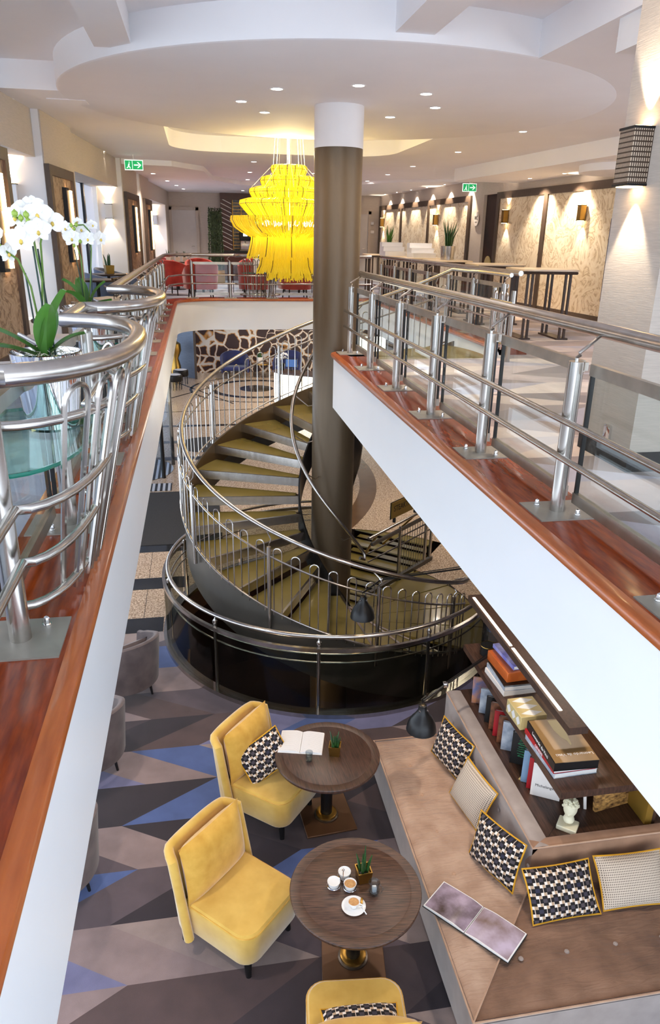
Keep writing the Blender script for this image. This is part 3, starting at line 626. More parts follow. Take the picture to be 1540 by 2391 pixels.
# ================================================================== UPPER BALUSTRADES
def railing(name, label, posts, side, ends, glassy=True, bulge=(), hr_off=.13, base=None, zoff=0):
    """posts: list of (x, y); side: unit vector from the void to the floor; ends: rail ends"""
    T = thing(name, label, 'railing', (base or posts[0])+(0,))
    sd = Vector((side[0], side[1], 0)); d = Vector((posts[-1][0]-posts[0][0], posts[-1][1]-posts[0][1], 0)).normalized()
    rz = math.atan2(d.y, d.x)
    for (x, y) in posts:
        q = Vector((x, y, 0))
        p = MB(); p.tube([q, q+Vector((0, 0, .765))], .036, 16); p = p.build('post', 'steel', T, world=True)
        b = MB(); b.box(q+sd*.02+Vector((0, 0, .003)), (.27, .33, .007), (0, 0, rz)); b.build('base_plate', 'plate', p, world=True)
        for k in (-1, 1):
            n = MB(); c = q+d*(.085*k)+sd*(-.07*k); n.lathe([(.017, .006), (.017, .012), (.012, .012), (.012, .026), (.009, .036), (0, .042)], 8, c); n.build('cap_nut', 'chrome', p, world=True)
        s = MB(); s.tube([q+Vector((0, 0, .76)), q+Vector((0, 0, .785)), q-d*.03-sd*.0+Vector((0, 0, .80)), q-d*.055-sd*.02+Vector((0, 0, .815)), q-d*.05+sd*.01+Vector((0, 0, .835)), q+sd*hr_off+d*.03+Vector((0, 0, .885))], .0085, 7); s.build('bracket', 'steel', p, world=True)
    def bulged(off, z, amt):
        pts = []; a, b = Vector((ends[0][0], ends[0][1], 0)), Vector((ends[1][0], ends[1][1], 0)); Lh = (b-a).length; dd = (b-a)/Lh
        ts = [0.0]
        for c, hwid in bulge:
            t0 = (Vector((c[0], c[1], 0))-a).dot(dd)
            if amt > 0: ts += [t0+hwid*x for x in [-1.0]+[-math.cos(PI*i/18) for i in range(1, 18)]+[1.0]]
        ts.append(Lh)
        for t in ts:
            p = a+dd*t+sd*off; k = 0
            for c, hwid in bulge:
                x = (t-(Vector((c[0], c[1], 0))-a).dot(dd))/hwid
                if abs(x) < 1: k = max(k, (1-abs(x)**2.4)**.5)
            p = p-sd*(k*amt); pts.append((p.x, p.y, z))
        return pts
    MB().tube(bulged(hr_off if not bulge else .0, .905, .40), .035, 14).build('handrail', 'steel', T, world=True)
    for z, am in ((.49, .22), (.31, .17)): MB().tube(bulged(-.055, z, am), .0165, 10).build('rail', 'steel', T, world=True)
    if glassy:
        for (a, b) in zip(posts, posts[1:]):
            A = Vector((a[0], a[1], 0))+sd*.07+d*.075; B = Vector((b[0], b[1], 0))+sd*.07-d*.045; L_ = (B-A).length; M_ = (A+B)/2
            g = MB(); g.box(M_+Vector((0, 0, .41)), (L_, .012, .59), (0, 0, rz)); g = g.build('glass_panel', 'glass', T, world=True)
            t = MB(); t.box(M_+Vector((0, 0, .73)), (L_+.02, .03, .055), (0, 0, rz)); t.box(A-d*.03+Vector((0, 0, .735)), (.04, .02, .04), (0, 0, rz)); t.build('top_bar', 'steel_flat', g, world=True)
            t = MB(); t.box(M_+Vector((0, 0, .085)), (L_+.02, .03, .055), (0, 0, rz)); t.build('bottom_bar', 'steel_flat', g, world=True)
            for e in (A, B): t = MB(); t.box(e+Vector((0, 0, .41)), (.014, .02, .6), (0, 0, rz)); t.build('seal', 'black', g, world=True)
    # bulging baskets
    for c, hwid in bulge:
        for z, am in ((.72, .32), (.08, .17)):
            a = Vector((c[0], c[1], 0)); pts = []
            for i in range(19):
                x = -math.cos(PI*i/18); k = (1-abs(x)**2.4)**.5 if abs(x) < 1 else 0; q = a+d*(x*hwid*.8)-sd*(k*am+.0); pts.append((q.x, q.y, z))
            MB().tube(pts, .0165, 10).build('basket_ring', 'steel', T, world=True)
        for j in range(8):
            xs = -.9+1.8*(j+.5)/8; pts = []
            def bp(x, z):
                k = (1-abs(x)**2.4)**.5; am = .17+(.32-.17)*(z-.08)/.64+.02; q = Vector((c[0], c[1], 0))+d*(x*hwid*.8*(.86+.14*(z-.08)/.64))-sd*(k*am); return (q.x, q.y, z)
            w_ = .07
            pts = [bp(xs-w_, .03), bp(xs-w_, .4), bp(xs-w_, .76)]+[bp(xs+w_*math.cos(PI-PI*i/8), .76+.07*math.sin(PI*i/8)) for i in range(1, 8)]+[bp(xs+w_, .76), bp(xs+w_, .4), bp(xs+w_, .03)]
            MB().tube(pts, .0105, 7).build('hoop_baluster', 'steel', T, world=True)
        g = MB(); poly = []
        for i in range(19):
            x = -math.cos(PI*i/18); k = (1-abs(x)**2.4)**.5; q = Vector((c[0], c[1], 0))+d*(x*hwid*.72)-sd*(k*.24-.04); poly.append((q.x, q.y))
        q = Vector((c[0], c[1], 0))+d*hwid*.6+sd*.24; poly.append((q.x, q.y)); q = Vector((c[0], c[1], 0))-d*hwid*.6+sd*.24; poly.append((q.x, q.y))
        sh = MB().prism(poly, .525, .54).build('glass_shelf', 'glass_green', T, world=True)
        e = MB(); e.tube([(p[0], p[1], .5325) for p in poly], .0085, 6, closed=True); e.build('shelf_edge', 'glass_edge', sh, world=True)
    return T
railing('atrium_railing_right', 'steel and glass balustrade along the right walkway kerb', [(XR+.19, 2.17+1.087*k) for k in range(-1, 7)], (1, 0), ((XR+.19, .5), (XR+.19, YE-.06)), base=(XR+.19, 3.25))
railing('atrium_railing_left', 'steel balustrade with bulging planter baskets on the left kerb', [(XL-.19, 2.31+1.08*k) for k in range(-1, 13)], (-1, 0), ((XL-.19, .5), (XL-.19, 15.6)), bulge=(((XL-.19, 3.02), .77), ((XL-.19, 5.18), .77)), base=(XL-.19, 3.39))
# the curved corner and the far run
fr = railing('atrium_railing_far', 'steel and glass balustrade across the far end of the void', [(-.13+.02, YF+.19), (.72, YF+.19), (1.65, YF+.19), (2.6, YF+.19), (3.5, YF+.19)], (0, 1), ((-.1, YF+.19), (3.9, YF+.19)), bulge=(((1.38, YF+.19), .55),), base=(1.65, YF+.19))
cpts = [(XL-.19, 15.6), (XL-.19, 16.1), (-.5, 16.75), (-.1, YF+.19)]
MB().tube([(XL-.19, 15.6, .905), (XL-.17, 16.2, .905), (-.45, 16.8, .905), (-.1, YF+.19, .905)], .035, 12).build('handrail', 'steel', fr, world=True)
for z in (.49, .31): MB().tube([(XL-.135, 15.6, z), (XL-.12, 16.2, z), (-.4, 16.72, z), (-.1, YF+.135, z)], .0165, 8).build('rail', 'steel', fr, world=True)
railing('stair_head_railing', 'steel and glass balustrade on the far right side of the stair opening', [(XE+.19, 9.55+1.15*k) for k in range(0, 7)], (1, 0), ((XE+.19, 9.35), (XE+.19, 16.9)), base=(XE+.19, 9.55))
# short hooped screen beside the stair head
SH = thing('stair_head_screen', 'short hooped steel screen at the top of the stairs', 'railing', (3.75, 9.0, UF))
for y in (8.55, 9.15): MB().tube([(3.72, y, UF), (3.72, y, .74)], .03, 12).build('post', 'steel', SH, world=True)
for z in (.6, .1): MB().tube([(3.7, 8.5, z), (3.7, 9.2, z)], .014, 8).build('rail', 'steel', SH, world=True)
for k in range(3):
    y = 8.66+k*.17; MB().tube([(3.7, y, .02), (3.7, y, .66)]+[(3.7, y+.045-.045*math.cos(PI*i/6), .66+.05*math.sin(PI*i/6)) for i in range(1, 6)]+[(3.7, y+.09, .66), (3.7, y+.09, .02)], .009, 6).build('hoop_baluster', 'steel', SH, world=True)
lamp('POINT', 'basement_fill', (CX-1.2, CY-1.3, F-1.0), 30, (1, .75, .5), .1)  # point light added to make the treads visible; no fixture there
# ================================================================== CEILING LIGHTS
def downlight_proto():
    t = thing('downlight', 'x', 'ceiling light', (0, 0, 0))
    MB().lathe([(.05, -.004), (.062, -.006), (.066, 0), (.05, .0)], 20).build('trim_ring', 'white', t)
    MB().disc((0, 0, -.003), .05, 16, up=False).build('lens', 'lamp', t)
    return t
dl0 = None
def downlight(x, y, z, label, group, power=0, size=.12, spot=110, scale=1.):
    global dl0
    if dl0 is None: o = dl0 = downlight_proto(); o.location = (x, y, z); o['label'] = label; o['group'] = group
    else: o = dup(dl0, (x, y, z), None, label, group)
    o.scale = (scale,)*3
    if power: lamp('SPOT', 'downlight_beam', (x, y, z-.02), power, (1, .86, .72), .05, spot, (0, 0, 0), .8)
dn = ['left of the column nearest the viewer', 'leftmost of the ring', 'left of the column farthest back', 'just in front of the column', 'right of the column nearest the viewer', 'rightmost of the ring', 'right of the column farthest back']
for (x, y), s in zip(((.88, 8.35), (.57, 9.18), (.89, 9.87), (1.64, 7.96), (2.4, 8.21), (2.74, 8.98), (2.42, 9.79)), dn):
    downlight(x, y, ZC-.005, 'round downlight in the ceiling disc, '+s, 'downlights in the ceiling disc', 70, spot=140, scale=1.15)
for k, y in enumerate((10.54, 13.2, 16.0)): downlight(4.48, y, ZC, 'round downlight over the stair opening, %s of three in a row' % ('nearest', 'middle', 'farthest')[k], 'downlights right of the column', 110)
for k, (x, y) in enumerate(((-2.0, 9.78), (-1.79, 12.8), (-1.6, 15.2))): downlight(x, y, ZC, 'round downlight close to the left wall, %s of three' % ('nearest', 'middle', 'farthest')[k], 'downlights by the left wall', 80, spot=100)
downlight(3.16, 5.73, ZC, 'round downlight by the papered pillar at the top right', 'downlights right of the column', 60)
for x, y, z, s in ((1.23, 16.2, ZC, 'nearest in the middle row'), (-.88, 18.7, ZC-.1, 'nearest in the left row'), (-.64, 21.0, ZC-.1, 'second in the left row'), (-.45, 22.8, ZC-.1, 'third in the left row'), (-.28, 24.4, ZC-.1, 'last in the left row'), (1.33, 18.8, ZC, 'second in the middle row'), (1.44, 21.2, ZC, 'third in the middle row'), (1.5, 24.4, ZC-.1, 'above the wine rack'), (4.5, 18.2, ZC, 'nearer of two right of the column'), (4.5, 20.4, ZC, 'farther of two right of the column'), (2.8, 18.5, ZC, 'nearer of two behind the column'), (2.9, 21, ZC, 'farther of two behind the column')):
    downlight(x, y, z, 'small round downlight over the dining area, '+s, 'downlights over the dining area', 120)
for k, y in enumerate((18.6, 19.9, 21.2, 22.5, 23.8, 25.0)):
    downlight(Xr(y)-.2, y, ZC-.06, 'tiny downlight above the far fabric panels, %s of six' % ('nearest', 'second', 'third', 'fourth', 'fifth', 'farthest')[k], 'wall washers above the fabric panels', 0, scale=.6); lamp('SPOT', 'washer_beam', (Xr(y)-.2, y, ZC-.09), 120, (1, .84, .64), .03, 75, (0, R(-14), 0), .5)
for k, y in enumerate((10.6, 12.2, 13.6, 14.9)):
    downlight(Xr(y)-.4, y, ZC-.24, 'tiny downlight above the large fabric panels, %s of four' % ('nearest', 'second', 'third', 'farthest')[k], 'wall washers in the lowered soffit', 0, scale=.7); lamp('SPOT', 'washer_beam', (Xr(y)-.4, y, ZC-.27), 130, (1, .84, .64), .03, 95, (0, R(-20), 0), .6)
# unseen spots added under the walkways to light the lounge and lobby
for x, y, s, pw in ((2.3, 3.6, 'over the sofa corner', 60), (2.4, 5.4, 'over the book shelf', 60), (-1.3, 3.6, 'over the nearest grey tub chair', 70), (-1.3, 6.2, 'over the middle grey tub chair', 70), (-1.6, 10.5, 'over the granite by the entrance', 110), (4.6, 11.5, 'behind the restaurant sign', 110), (5.2, 14.5, 'over the brown floor arc', 110), (1.2, 19.5, 'over the round mat', 130), (2.6, 22.5, 'over the reception desk', 130), (.2, 24.0, 'over the lobby floor lines', 130), (2.0, 27.5, 'over the floor circle', 150), (4.5, 26, 'by the backlit panel', 130), (3.8, 6.2, 'over the console', 60)):
    downlight(x, y, ZS-.0015, 'unseen round downlight added in the underside of the upper floor, '+s, 'unseen downlights added under the upper floor', pw, spot=140)
# ================================================================== CHANDELIER
CH = thing('chandelier', 'tiered yellow bead chandelier with long fringe hanging over the void', 'chandelier', (1.51, 12.6, .67))
c = (1.51, 12.6)
def tier(prof, n, r=.0075):
    m = MB()
    for k in range(n):
        a = 2*PI*(k+random.random()*.6)/n; j = random.uniform(-.02, .02); ez = random.uniform(-.05, .02)
        pts = [(c[0]+(rr+j*i/len(prof))*math.cos(a), c[1]+(rr+j*i/len(prof))*math.sin(a), z+(ez if i == len(prof)-1 else 0)) for i, (rr, z) in enumerate(prof)]
        m.tube(pts, r, 4, cap=False)
    return m
T5 = [([(.24, 2.35), (.27, 2.34), (.28, 2.29), (.25, 2.22), (.22, 2.16)], 90), ([(.36, 2.19), (.43, 2.17), (.45, 2.12), (.42, 2.05), (.38, 1.99)], 130),
      ([(.52, 2.03), (.62, 2.0), (.63, 1.95), (.58, 1.87), (.53, 1.82)], 170), ([(.66, 1.86), (.78, 1.83), (.79, 1.78), (.70, 1.68), (.60, 1.58), (.55, 1.52)], 200)]
for pr, n in T5:
    t = tier(pr, n).build('bead_tier', 'beads', CH, world=True, kind='stuff')
    MB().lathe([(pr[2][0]+.005, pr[2][1]+.004), (pr[2][0]+.005, pr[2][1]-.004)], 40, (c[0], c[1], 0)).build('hoop', 'brass', t, world=True)
    for k in range(14):
        a = 2*PI*k/14; MB().tube([(c[0]+(rr+.012)*math.cos(a), c[1]+(rr+.012)*math.sin(a), z) for rr, z in pr], .005, 4).build('seam_cord', 'darkwood', t, world=True)
for pr, n in (([(.93, 1.60), (.94, 1.54), (.88, 1.44), (.76, 1.36), (.62, 1.33)], 260), ([(.60, 1.36), (.62, 1.2), (.66, 1.04), (.68, 1.0)], 230), ([(.42, 1.30), (.44, 1.05), (.48, .86), (.53, .76)], 200), ([(.30, 1.2), (.31, .95), (.34, .78), (.37, .66)], 150), ([(.12, 1.2), (.14, .9), (.18, .70)], 60)):
    t = tier(pr, n).build('bead_fringe', 'beads', CH, world=True, kind='stuff')
    for k in range(10):
        a = 2*PI*(k+.4)/10; MB().tube([(c[0]+(rr+.014)*math.cos(a), c[1]+(rr+.014)*math.sin(a), z) for rr, z in pr], .005, 4).build('seam_cord', 'darkwood', t, world=True)
m = MB()
for k in range(9): a = 2*PI*k/9; m.lathe([(0, -.05), (.045, -.02), (.05, .02), (0, .05)], 8, (c[0]+.4*math.cos(a), c[1]+.4*math.sin(a), 1.5))
m.build('bulbs', 'lamp_warm', CH, world=True, kind='stuff')
MB().tube([(c[0], c[1], 1.4), (c[0], c[1], ZC+.24)], .012, 8).build('suspension_rod', 'white', CH, world=True)
for k in range(8):
    a = 2*PI*k/8; MB().tube([(c[0]+.62*math.cos(a), c[1]+.62*math.sin(a), 2.0), (c[0]+.25*math.cos(a), c[1]+.25*math.sin(a), 2.36), (c[0]+.2*math.cos(a), c[1]+.2*math.sin(a), ZC+.25)], .004, 4).build('cable', 'white', CH, world=True)
    n = MB(); n.lathe([(.03, 0), (.03, -.1), (0, -.1)], 8, (c[0]+.2*math.cos(a), c[1]+.2*math.sin(a), ZC+.26)); n.build('ceiling_cup', 'white', CH, world=True)
lamp('POINT', 'chandelier_glow', (c[0], c[1], 1.62), 60, (1, .92, .66), .2); lamp('POINT', 'chandelier_uplight', (c[0], c[1], 2.5), 55, (1, .84, .45), .06)
# ================================================================== LEFT WALL FITTINGS
def wall_light(name, label, y, d, z0, z1, power):
    pass
def framed_panel(y0, y1, label):
    t = thing('framed_panel', label, 'wall panel', (Xp((y0+y1)/2), (y0+y1)/2, .3), group='framed panels on the left pilasters')
    z0, z1 = .0, 2.1
    def pr(name, a, b, d0, d1, lo, hi, m): return lw(a, b, d0, d1, lo, hi).build(name, m, t, world=True)
    pr('fabric', y0+.1, y1-.1, .005, .03, z0+.1, z1-.1, 'fabric_panel_dark')
    pr('frame_side', y0, y0+.12, 0, .06, z0, z1, 'frame'); pr('frame_side', y1-.12, y1, 0, .06, z0, z1, 'frame'); pr('frame_top', y0+.12, y1-.12, 0, .06, z1-.12, z1, 'frame'); pr('frame_bottom', y0+.12, y1-.12, 0, .06, z0, z0+.12, 'frame')
    return t
def strip_light(y, label):
    t = thing('strip_light', label, 'wall light', (Xp(y)+.05, y, .92), group='vertical strip lights on the left pilasters')
    lw(y-.16, y, .031, .085, .92, 1.87).build('housing', 'blackmetal', t, world=True)
    lw(y+.002, y+.10, .031, .10, .95, 1.84).build('tube', 'strip_warm', t, world=True)
for (a, b, s) in ((6.9, 8.75, 'partly cut off at the left edge'), (10.4, 11.75, 'behind the two orchids'), (16.45, 18.25, 'third from the viewer'), (19.2, 20.5, 'farthest from the viewer')):
    framed_panel(a, b, 'brown framed wood-grain panel on a left pilaster, '+s)
for y, s in ((8.25, 'at the left picture edge'), (11.25, 'behind the orchids'), (17.4, 'third from the viewer'), (20.0, 'farthest back')): strip_light(y, 'vertical glowing strip light on a left pilaster, '+s)
def sconce(loc, rz, label, group, sc=1., power=14, m='perf'):
    t = thing('wall_sconce', label, 'wall light', loc, rz, group)
    b = MB(); b.box((.055*sc, 0, 0), (.11*sc, .14*sc, .26*sc)); b.build('body', m, t)
    for s in (-1, 1):
        b = MB(); b.box((.055*sc, 0, s*.135*sc), (.12*sc, .15*sc, .012*sc)); b.build('cap', 'blackmetal', t)
        b = MB(); b.box((.055*sc, 0, s*.143*sc), (.09*sc, .11*sc, .004)); b.build('diffuser', 'lamp_warm', t)
    a = R(rz); x, y, z = loc; dx, dy = .06*sc*math.cos(a), .06*sc*math.sin(a)
    lamp('SPOT', 'sconce_down', (x+dx, y+dy, z-.16*sc), power, (1, .84, .64), .02, 70, (0, 0, 0), .35); lamp('SPOT', 'sconce_up', (x+dx, y+dy, z+.16*sc), power, (1, .84, .64), .02, 70, (PI, 0, 0), .35)
    return t
g = 'up and down wall lights'
sconce((Xp(10.45)-.42, 10.45, 1.72), -90, 'up and down wall light behind the nearer orchid', g, 1., 30, 'white')
sconce((Xp(16.4)-.3, 16.4, 1.72), -90, 'up and down wall light on the pilaster past the window', g, 1., 30, 'white')
sconce((Xp(25.2)-.45, 25.2, 1.72), -90, 'up and down wall light at the far end of the left wall', g, 1., 30, 'white')
sconce((2.70, 4.5, 1.785), 180, 'large perforated wall light on the papered pillar', g, 1.15, 40)
for y, s in ((13.4, 'nearest'), (16.5, 'second'), (20.7, 'third'), (25.6, 'farthest')): sconce((Xr(y)-.04, y, 1.8), 180, 'brass wall light on the fabric panels of the right wall, '+s+' of four', g, .95, 22, 'brass')
# right wall panels
def right_panel(y0, y1, splits, label):
    t = thing('fabric_wall_panel', label, 'wall panel', (Xr(y0), y0, UF), group='fabric panels on the right wall')
    def pr(name, a, b, d0, d1, lo, hi, m): return rw(a, b, d0, d1, lo, hi).build(name, m, t, world=True)
    ys = [y0]+splits+[y1]
    for a, b in zip(ys, ys[1:]): pr('fabric', a+.05, b-.05, .0, .02, UF+.1, 2.2, 'fabric_panel')
    for y in ys: pr('frame_post', y-.07, y+.07, 0, .05, UF, 2.18, 'frame')
    pr('frame_top', y0-.07, y1+.07, 0, .05, 2.18, 2.32, 'frame'); pr('skirting', y0, y1, 0, .03, UF, UF+.14, 'frame')
right_panel(12.2, 17.0, [14.85], 'two large cream patterned fabric panels in a brown frame behind the bar tables')
right_panel(18.6, 26.0, [21.4, 23.8], 'three cream patterned fabric panels in a brown frame on the far right wall')
WC = thing('toilet_sign', 'round white wall sign with a WC arrow by the dark passage', 'sign', (Xr(18.15)-.02, 18.15, 1.78), 180)
b = MB(); b.lathe([(0, .012), (.16, .012), (.16, 0)], 28); b = b.build('disc', 'bookwhite', WC); b.data.transform(Matrix.Rotation(PI/2, 4, 'Y'))
ME = Matrix.Translation((.015, 0, .02)) @ Matrix(((0, 0, 1, 0), (1, 0, 0, 0), (0, 1, 0, 0), (0, 0, 0, 1)))
text('WC', .13, 'textblack', WC, ME)
b = MB(); b.box((.014, .0, -.07), (.003, .13, .012)); b.build('arrow', 'textblack', WC)
def exit_sign(loc, rz, label):
    t = thing('exit_sign', label, 'sign', loc, rz)
    b = MB(); b.box((0, 0, 0), (.34, .03, .18)); b.build('box', 'exitface', t)
    b = MB(); b.box((.07, -.017, 0), (.18, .004, .15)); b.build('arrow_field', 'exitglow', t)
    b = MB(); b.box((-.095, -.017, 0), (.13, .004, .15)); b.build('running_field', 'exitglow', t)
    b = MB(); b.box((.05, -.021, 0), (.09, .004, .022)); b.add([(.14, -.021, 0), (.085, -.021, .05), (.06, -.021, .05), (.11, -.021, 0), (.06, -.021, -.05), (.085, -.021, -.05)], [(0, 1, 2, 3), (0, 3, 4, 5)]); b.build('arrow', 'exitface', t)
    b = MB(); b.box((-.09, -.021, 0), (.022, .004, .05), (0, .35, 0)); b.box((-.075, -.021, -.04), (.015, .004, .05), (0, -.5, 0)); b.box((-.11, -.021, -.04), (.015, .004, .05), (0, .9, 0)); b.lathe([(0, .012), (.012, 0), (0, -.012)], 8, (-.08, -.021, .045)); b.build('running_figure', 'exitface', t)
    b = MB(); b.tube([(0, 0, .09), (0, 0, .18)], .008, 6); b.build('hanger', 'white', t)
exit_sign((-1.08, 15.6, 2.52), 0, 'green emergency exit sign with arrow hanging by the left windows')
exit_sign((6.45, 18.0, 2.46), 0, 'green emergency exit sign half hidden under the right soffit')
# doors in the far wall
for n, (x0, x1, s) in enumerate(((-.72, .05, 'left of the hedge column'), (5.15, 5.85, 'behind the column'))):
    d = thing('door_%d' % (n+1), 'plain pale door in the far wall, '+s, None, ((x0+x1)/2, 26.19, UF), kind='structure')
    MB().bx(x0, x1, 26.16, 26.2, UF, 2.06).build('leaf', 'doorwhite', d, world=True)
    MB().bx(x0-.09, x0, 26.13, 26.2, UF, 2.15).build('jamb', 'wallpaper', d, world=True); MB().bx(x1, x1+.09, 26.13, 26.2, UF, 2.15).build('jamb', 'wallpaper', d, world=True); MB().bx(x0-.09, x1+.09, 26.13, 26.2, 2.06, 2.15).build('head', 'wallpaper', d, world=True)
    MB().tube([(x1-.08, 26.15, .95), (x1-.08, 26.1, .95), (x1-.18, 26.1, .95)], .012, 6).build('handle', 'steel', d, world=True)
th = thing('thermostat', 'white wall control panel beside the pale door behind the column', 'control panel', (6.0, 26.18, 1.5))
for z, w_ in ((.0, .14), (.28, .1)): b = MB(); b.rbox((0, 0, z), (w_, .03, .1), .01); b.build('unit', 'white', th)
# hedge column
HG = thing('hedge_column', 'tall slim clipped hedge in a trough beside the wine rack', 'plant', (.63, 24.6, UF))
m = MB(); random.seed(3)
for k in range(2600):
    f = random.choice((0, 1, 2, 3)); z = random.uniform(.45, 2.2); a = random.uniform(-.2, .2); w_ = .24-.03*(z)
    p = ((a, -w_), (a, w_), (-w_, a), (w_, a))[f] if random.random() < .9 else (random.uniform(-.2, .2), random.uniform(-.2, .2))
    s = random.uniform(.03, .06); e = Euler((random.uniform(0, 6), random.uniform(0, 6), random.uniform(0, 6))).to_matrix(); o = Vector((p[0], p[1], z+ (0 if f < 4 else 0)))
    m.add([o+e @ Vector(q) for q in ((0, 0, 0), (s*.5, s*.3, .01), (s, 0, 0), (s*.5, -s*.3, .01))], [(0, 1, 2, 3)])
m.build('foliage', 'hedge', HG, kind='stuff'); b = MB(); b.box((0, 0, 1.25), (.3, .3, 1.7)); b.build('core', 'hedge', HG); b = MB(); b.rbox((0, 0, .19), (.5, .5, .38), .02); b.build('trough', 'brass', HG)
# wine rack / bar back
WR = thing('wine_rack', 'dark red-brown bar back with a lit bottle rack behind the chandelier', 'shelf', (1.9, 26.1, UF))
def wp2(name, x0, x1, y0, y1, z0, z1, m): return MB().bx(x0, x1, y0, y1, z0, z1).build(name, m, WR, world=True)
wp2('side_panel', .85, 1.22, 25.9, 26.15, UF, 2.58, 'winewood'); wp2('top_panel', .85, 3.6, 25.88, 26.15, 2.4, 2.6, 'winewood'); wp2('back_panel', 1.22, 3.6, 26.1, 26.15, .7, 2.4, 'bookgrey')
wp2('counter', .9, 3.6, 25.6, 26.1, UF, .78, 'winewood'); wp2('worktop', .85, 3.65, 25.55, 26.1, .78, .84, 'blackmetal')
for k in range(11):
    z = .95+.14*k; p = MB(); 
    p.box((1.035, 25.893, z+.0), (.38, .008, .018), (0, R(25), 0)); p.build('lit_slot', 'bookwhite', WR, world=True)
for k in range(15): wp2('rack_shelf', 1.22, 3.6, 25.95, 26.1, .9+.1*k, .912+.1*k, 'brass')
for k in range(9): wp2('rack_post', 1.24+.28*k, 1.255+.28*k, 25.93, 26.1, .84, 2.4, 'brass')
CM = thing('coffee_machine', 'dark coffee machine with a small screen on the bar back counter', 'coffee machine', (1.62, 25.75, .84))
b = MB(); b.rbox((0, 0, .45), (.36, .3, .26), .02); b.build('head', 'blackmetal', CM); b = MB(); b.box((0, -.155, .5), (.14, .01, .1)); b.build('screen', 'exitface', CM); b = MB(); b.rbox((0, .05, .16), (.3, .24, .32), .01); b.build('column', 'steel', CM); b = MB(); b.tube([(0, -.1, .32), (0, -.1, .24)], .02, 8); b.build('spout', 'chrome', CM); b = MB(); b.box((0, 0, .015), (.36, .34, .03)); b.build('drip_tray', 'steel_dark', CM)
# ---- tub chairs
def tub_chair(name, label, m_shell, m_seat, loc, rz, group, h=.78, w_=.34, legs='black', cushion=None):
    t = thing(name, label, 'chair', loc, rz, group)
    s = MB()
    def path(u, off):
        # U shape open to +x
        a = -2.1+4.2*u; r = w_+off
        x = -math.cos(a)*r if abs(a) < PI/2 else (abs(a)-PI/2)*.62; y = -math.sin(a)*r if abs(a) < PI/2 else -math.copysign(r, a)
        return x, y
    def top(u): return .56+(h-.56)*max(0, math.cos((u-.5)*PI*1.05))**.7
    def fn(off):
        def f(u, v): x, y = path(u, off+.03*v); return (x-.02*v, y, .22+(top(u)-.22)*v)
        return f
    n = 28; so = MB(); so.grid(fn(.03), n, 5); so.grid(fn(-.03), n, 5)
    so.grid(lambda u, v: (path(u, .06-.06*v)[0]-.02, path(u, .06-.06*v)[1], top(u)+.012*math.sin(PI*v)), n, 3)
    so.grid(lambda u, v: (path(u, .03-.06*v)+(.22,)), n, 1)
    for u in (0, 1): so.grid(lambda a, v, u=u: (path(u, .03-.06*a+.03*v)[0]-.02*v, path(u, .03-.06*a+.03*v)[1], .22+(top(u)-.22)*v), 1, 5)
    so.build('shell', m_shell, t)
    b = MB(); b.rbox((.06, 0, .36), (.56, 2*w_-.07, .16), .05, 3); b.build('seat', m_seat, t)
    if cushion: pillow(.44, .36, .12, cushion, None, t, (-.2, 0, .62), (R(-14), 0, R(90)), 'back_cushion')
    for x, y in ((.26, .24), (.26, -.24), (-.22, .2), (-.22, -.2)): b = MB(); b.tube([(x, y, .26), (x*1.12, y*1.12, 0)], .022, 8, r2=.013); b.build('leg', legs, t)
    return t
def pillow(w_, h_, d_, m, piping, parent, loc, rot, name='body', n=14):
    p = MB()
    def side(sg):
        def f(u, v):
            x, z = u*2-1, v*2-1; k = max(0, (1-abs(x)**3)*(1-abs(z)**3))**.6
            pin = 1-.06*(1-abs(x)**2)*(abs(z)**4)-.0; pin2 = 1-.06*(1-abs(z)**2)*(abs(x)**4)
            return (x*w_/2*pin2, sg*d_/2*k, z*h_/2*pin)
        return f
    p.grid(side(1), n, n); p.grid(side(-1), n, n); o = p.build(name, m, parent); o.location = loc; o.rotation_euler = rot
    if piping:
        q = MB(); pts = []
        for s in range(4):
            for i in range(8):
                t = -1+2*i/8; x, z = ((t, -1), (1, t), (-t, 1), (-1, -t))[s]
                pin = 1-.06*(1-abs(x)**2)*(abs(z)**4); pin2 = 1-.06*(1-abs(z)**2)*(abs(x)**4); pts.append((x*w_/2*pin2, 0, z*h_/2*pin))
        q.tube(pts, .0075, 6, closed=True); e = q.build('piping', piping, parent); e.location = loc; e.rotation_euler = rot
    return o
rc = tub_chair('dining_chair', 'red upholstered tub chair with its back to the far railing, leftmost', 'red', 'red', (.1, 18.2, UF), 100, 'red chairs in the dining area', h=.82)
for x, y, rz, s in ((1.35, 18.25, 85, 'middle'), (2.35, 18.3, 95, 'third from the left'), (3.4, 18.4, 90, 'rightmost')): dup(rc, (x, y, UF), rz, 'red upholstered tub chair with its back to the far railing, '+s)
for x, y, rz, s in ((-.55, 19.3, 60, 'by the left pilaster'), (.1, 20.6, -80, 'behind the first table'), (1.5, 20.9, -95, 'behind the middle table'), (2.6, 20.8, -90, 'behind the third table'), (-.6, 22.0, 20, 'farthest left')): dup(rc, (x, y, UF), rz, 'red tub chair further back, '+s)
def cafe_table(loc, label, r=.36, h=.72, m='darkwood', group=None):
    t = thing('cafe_table', label, 'table', loc, 0, group)
    MB().lathe([(0, h-.03), (r-.01, h-.03), (r, h-.02), (r, h), (0, h)], 32).build('top', m, t); MB().lathe([(.03, .02), (.03, h-.03)], 12).build('stem', 'blackmetal', t); MB().lathe([(0, .02), (.2, .012), (.2, 0)], 24).build('foot', 'blackmetal', t)
    return t
ct = cafe_table((.15, 19.4, UF), 'dark round dining table behind the leftmost red chair', group='dark dining tables')
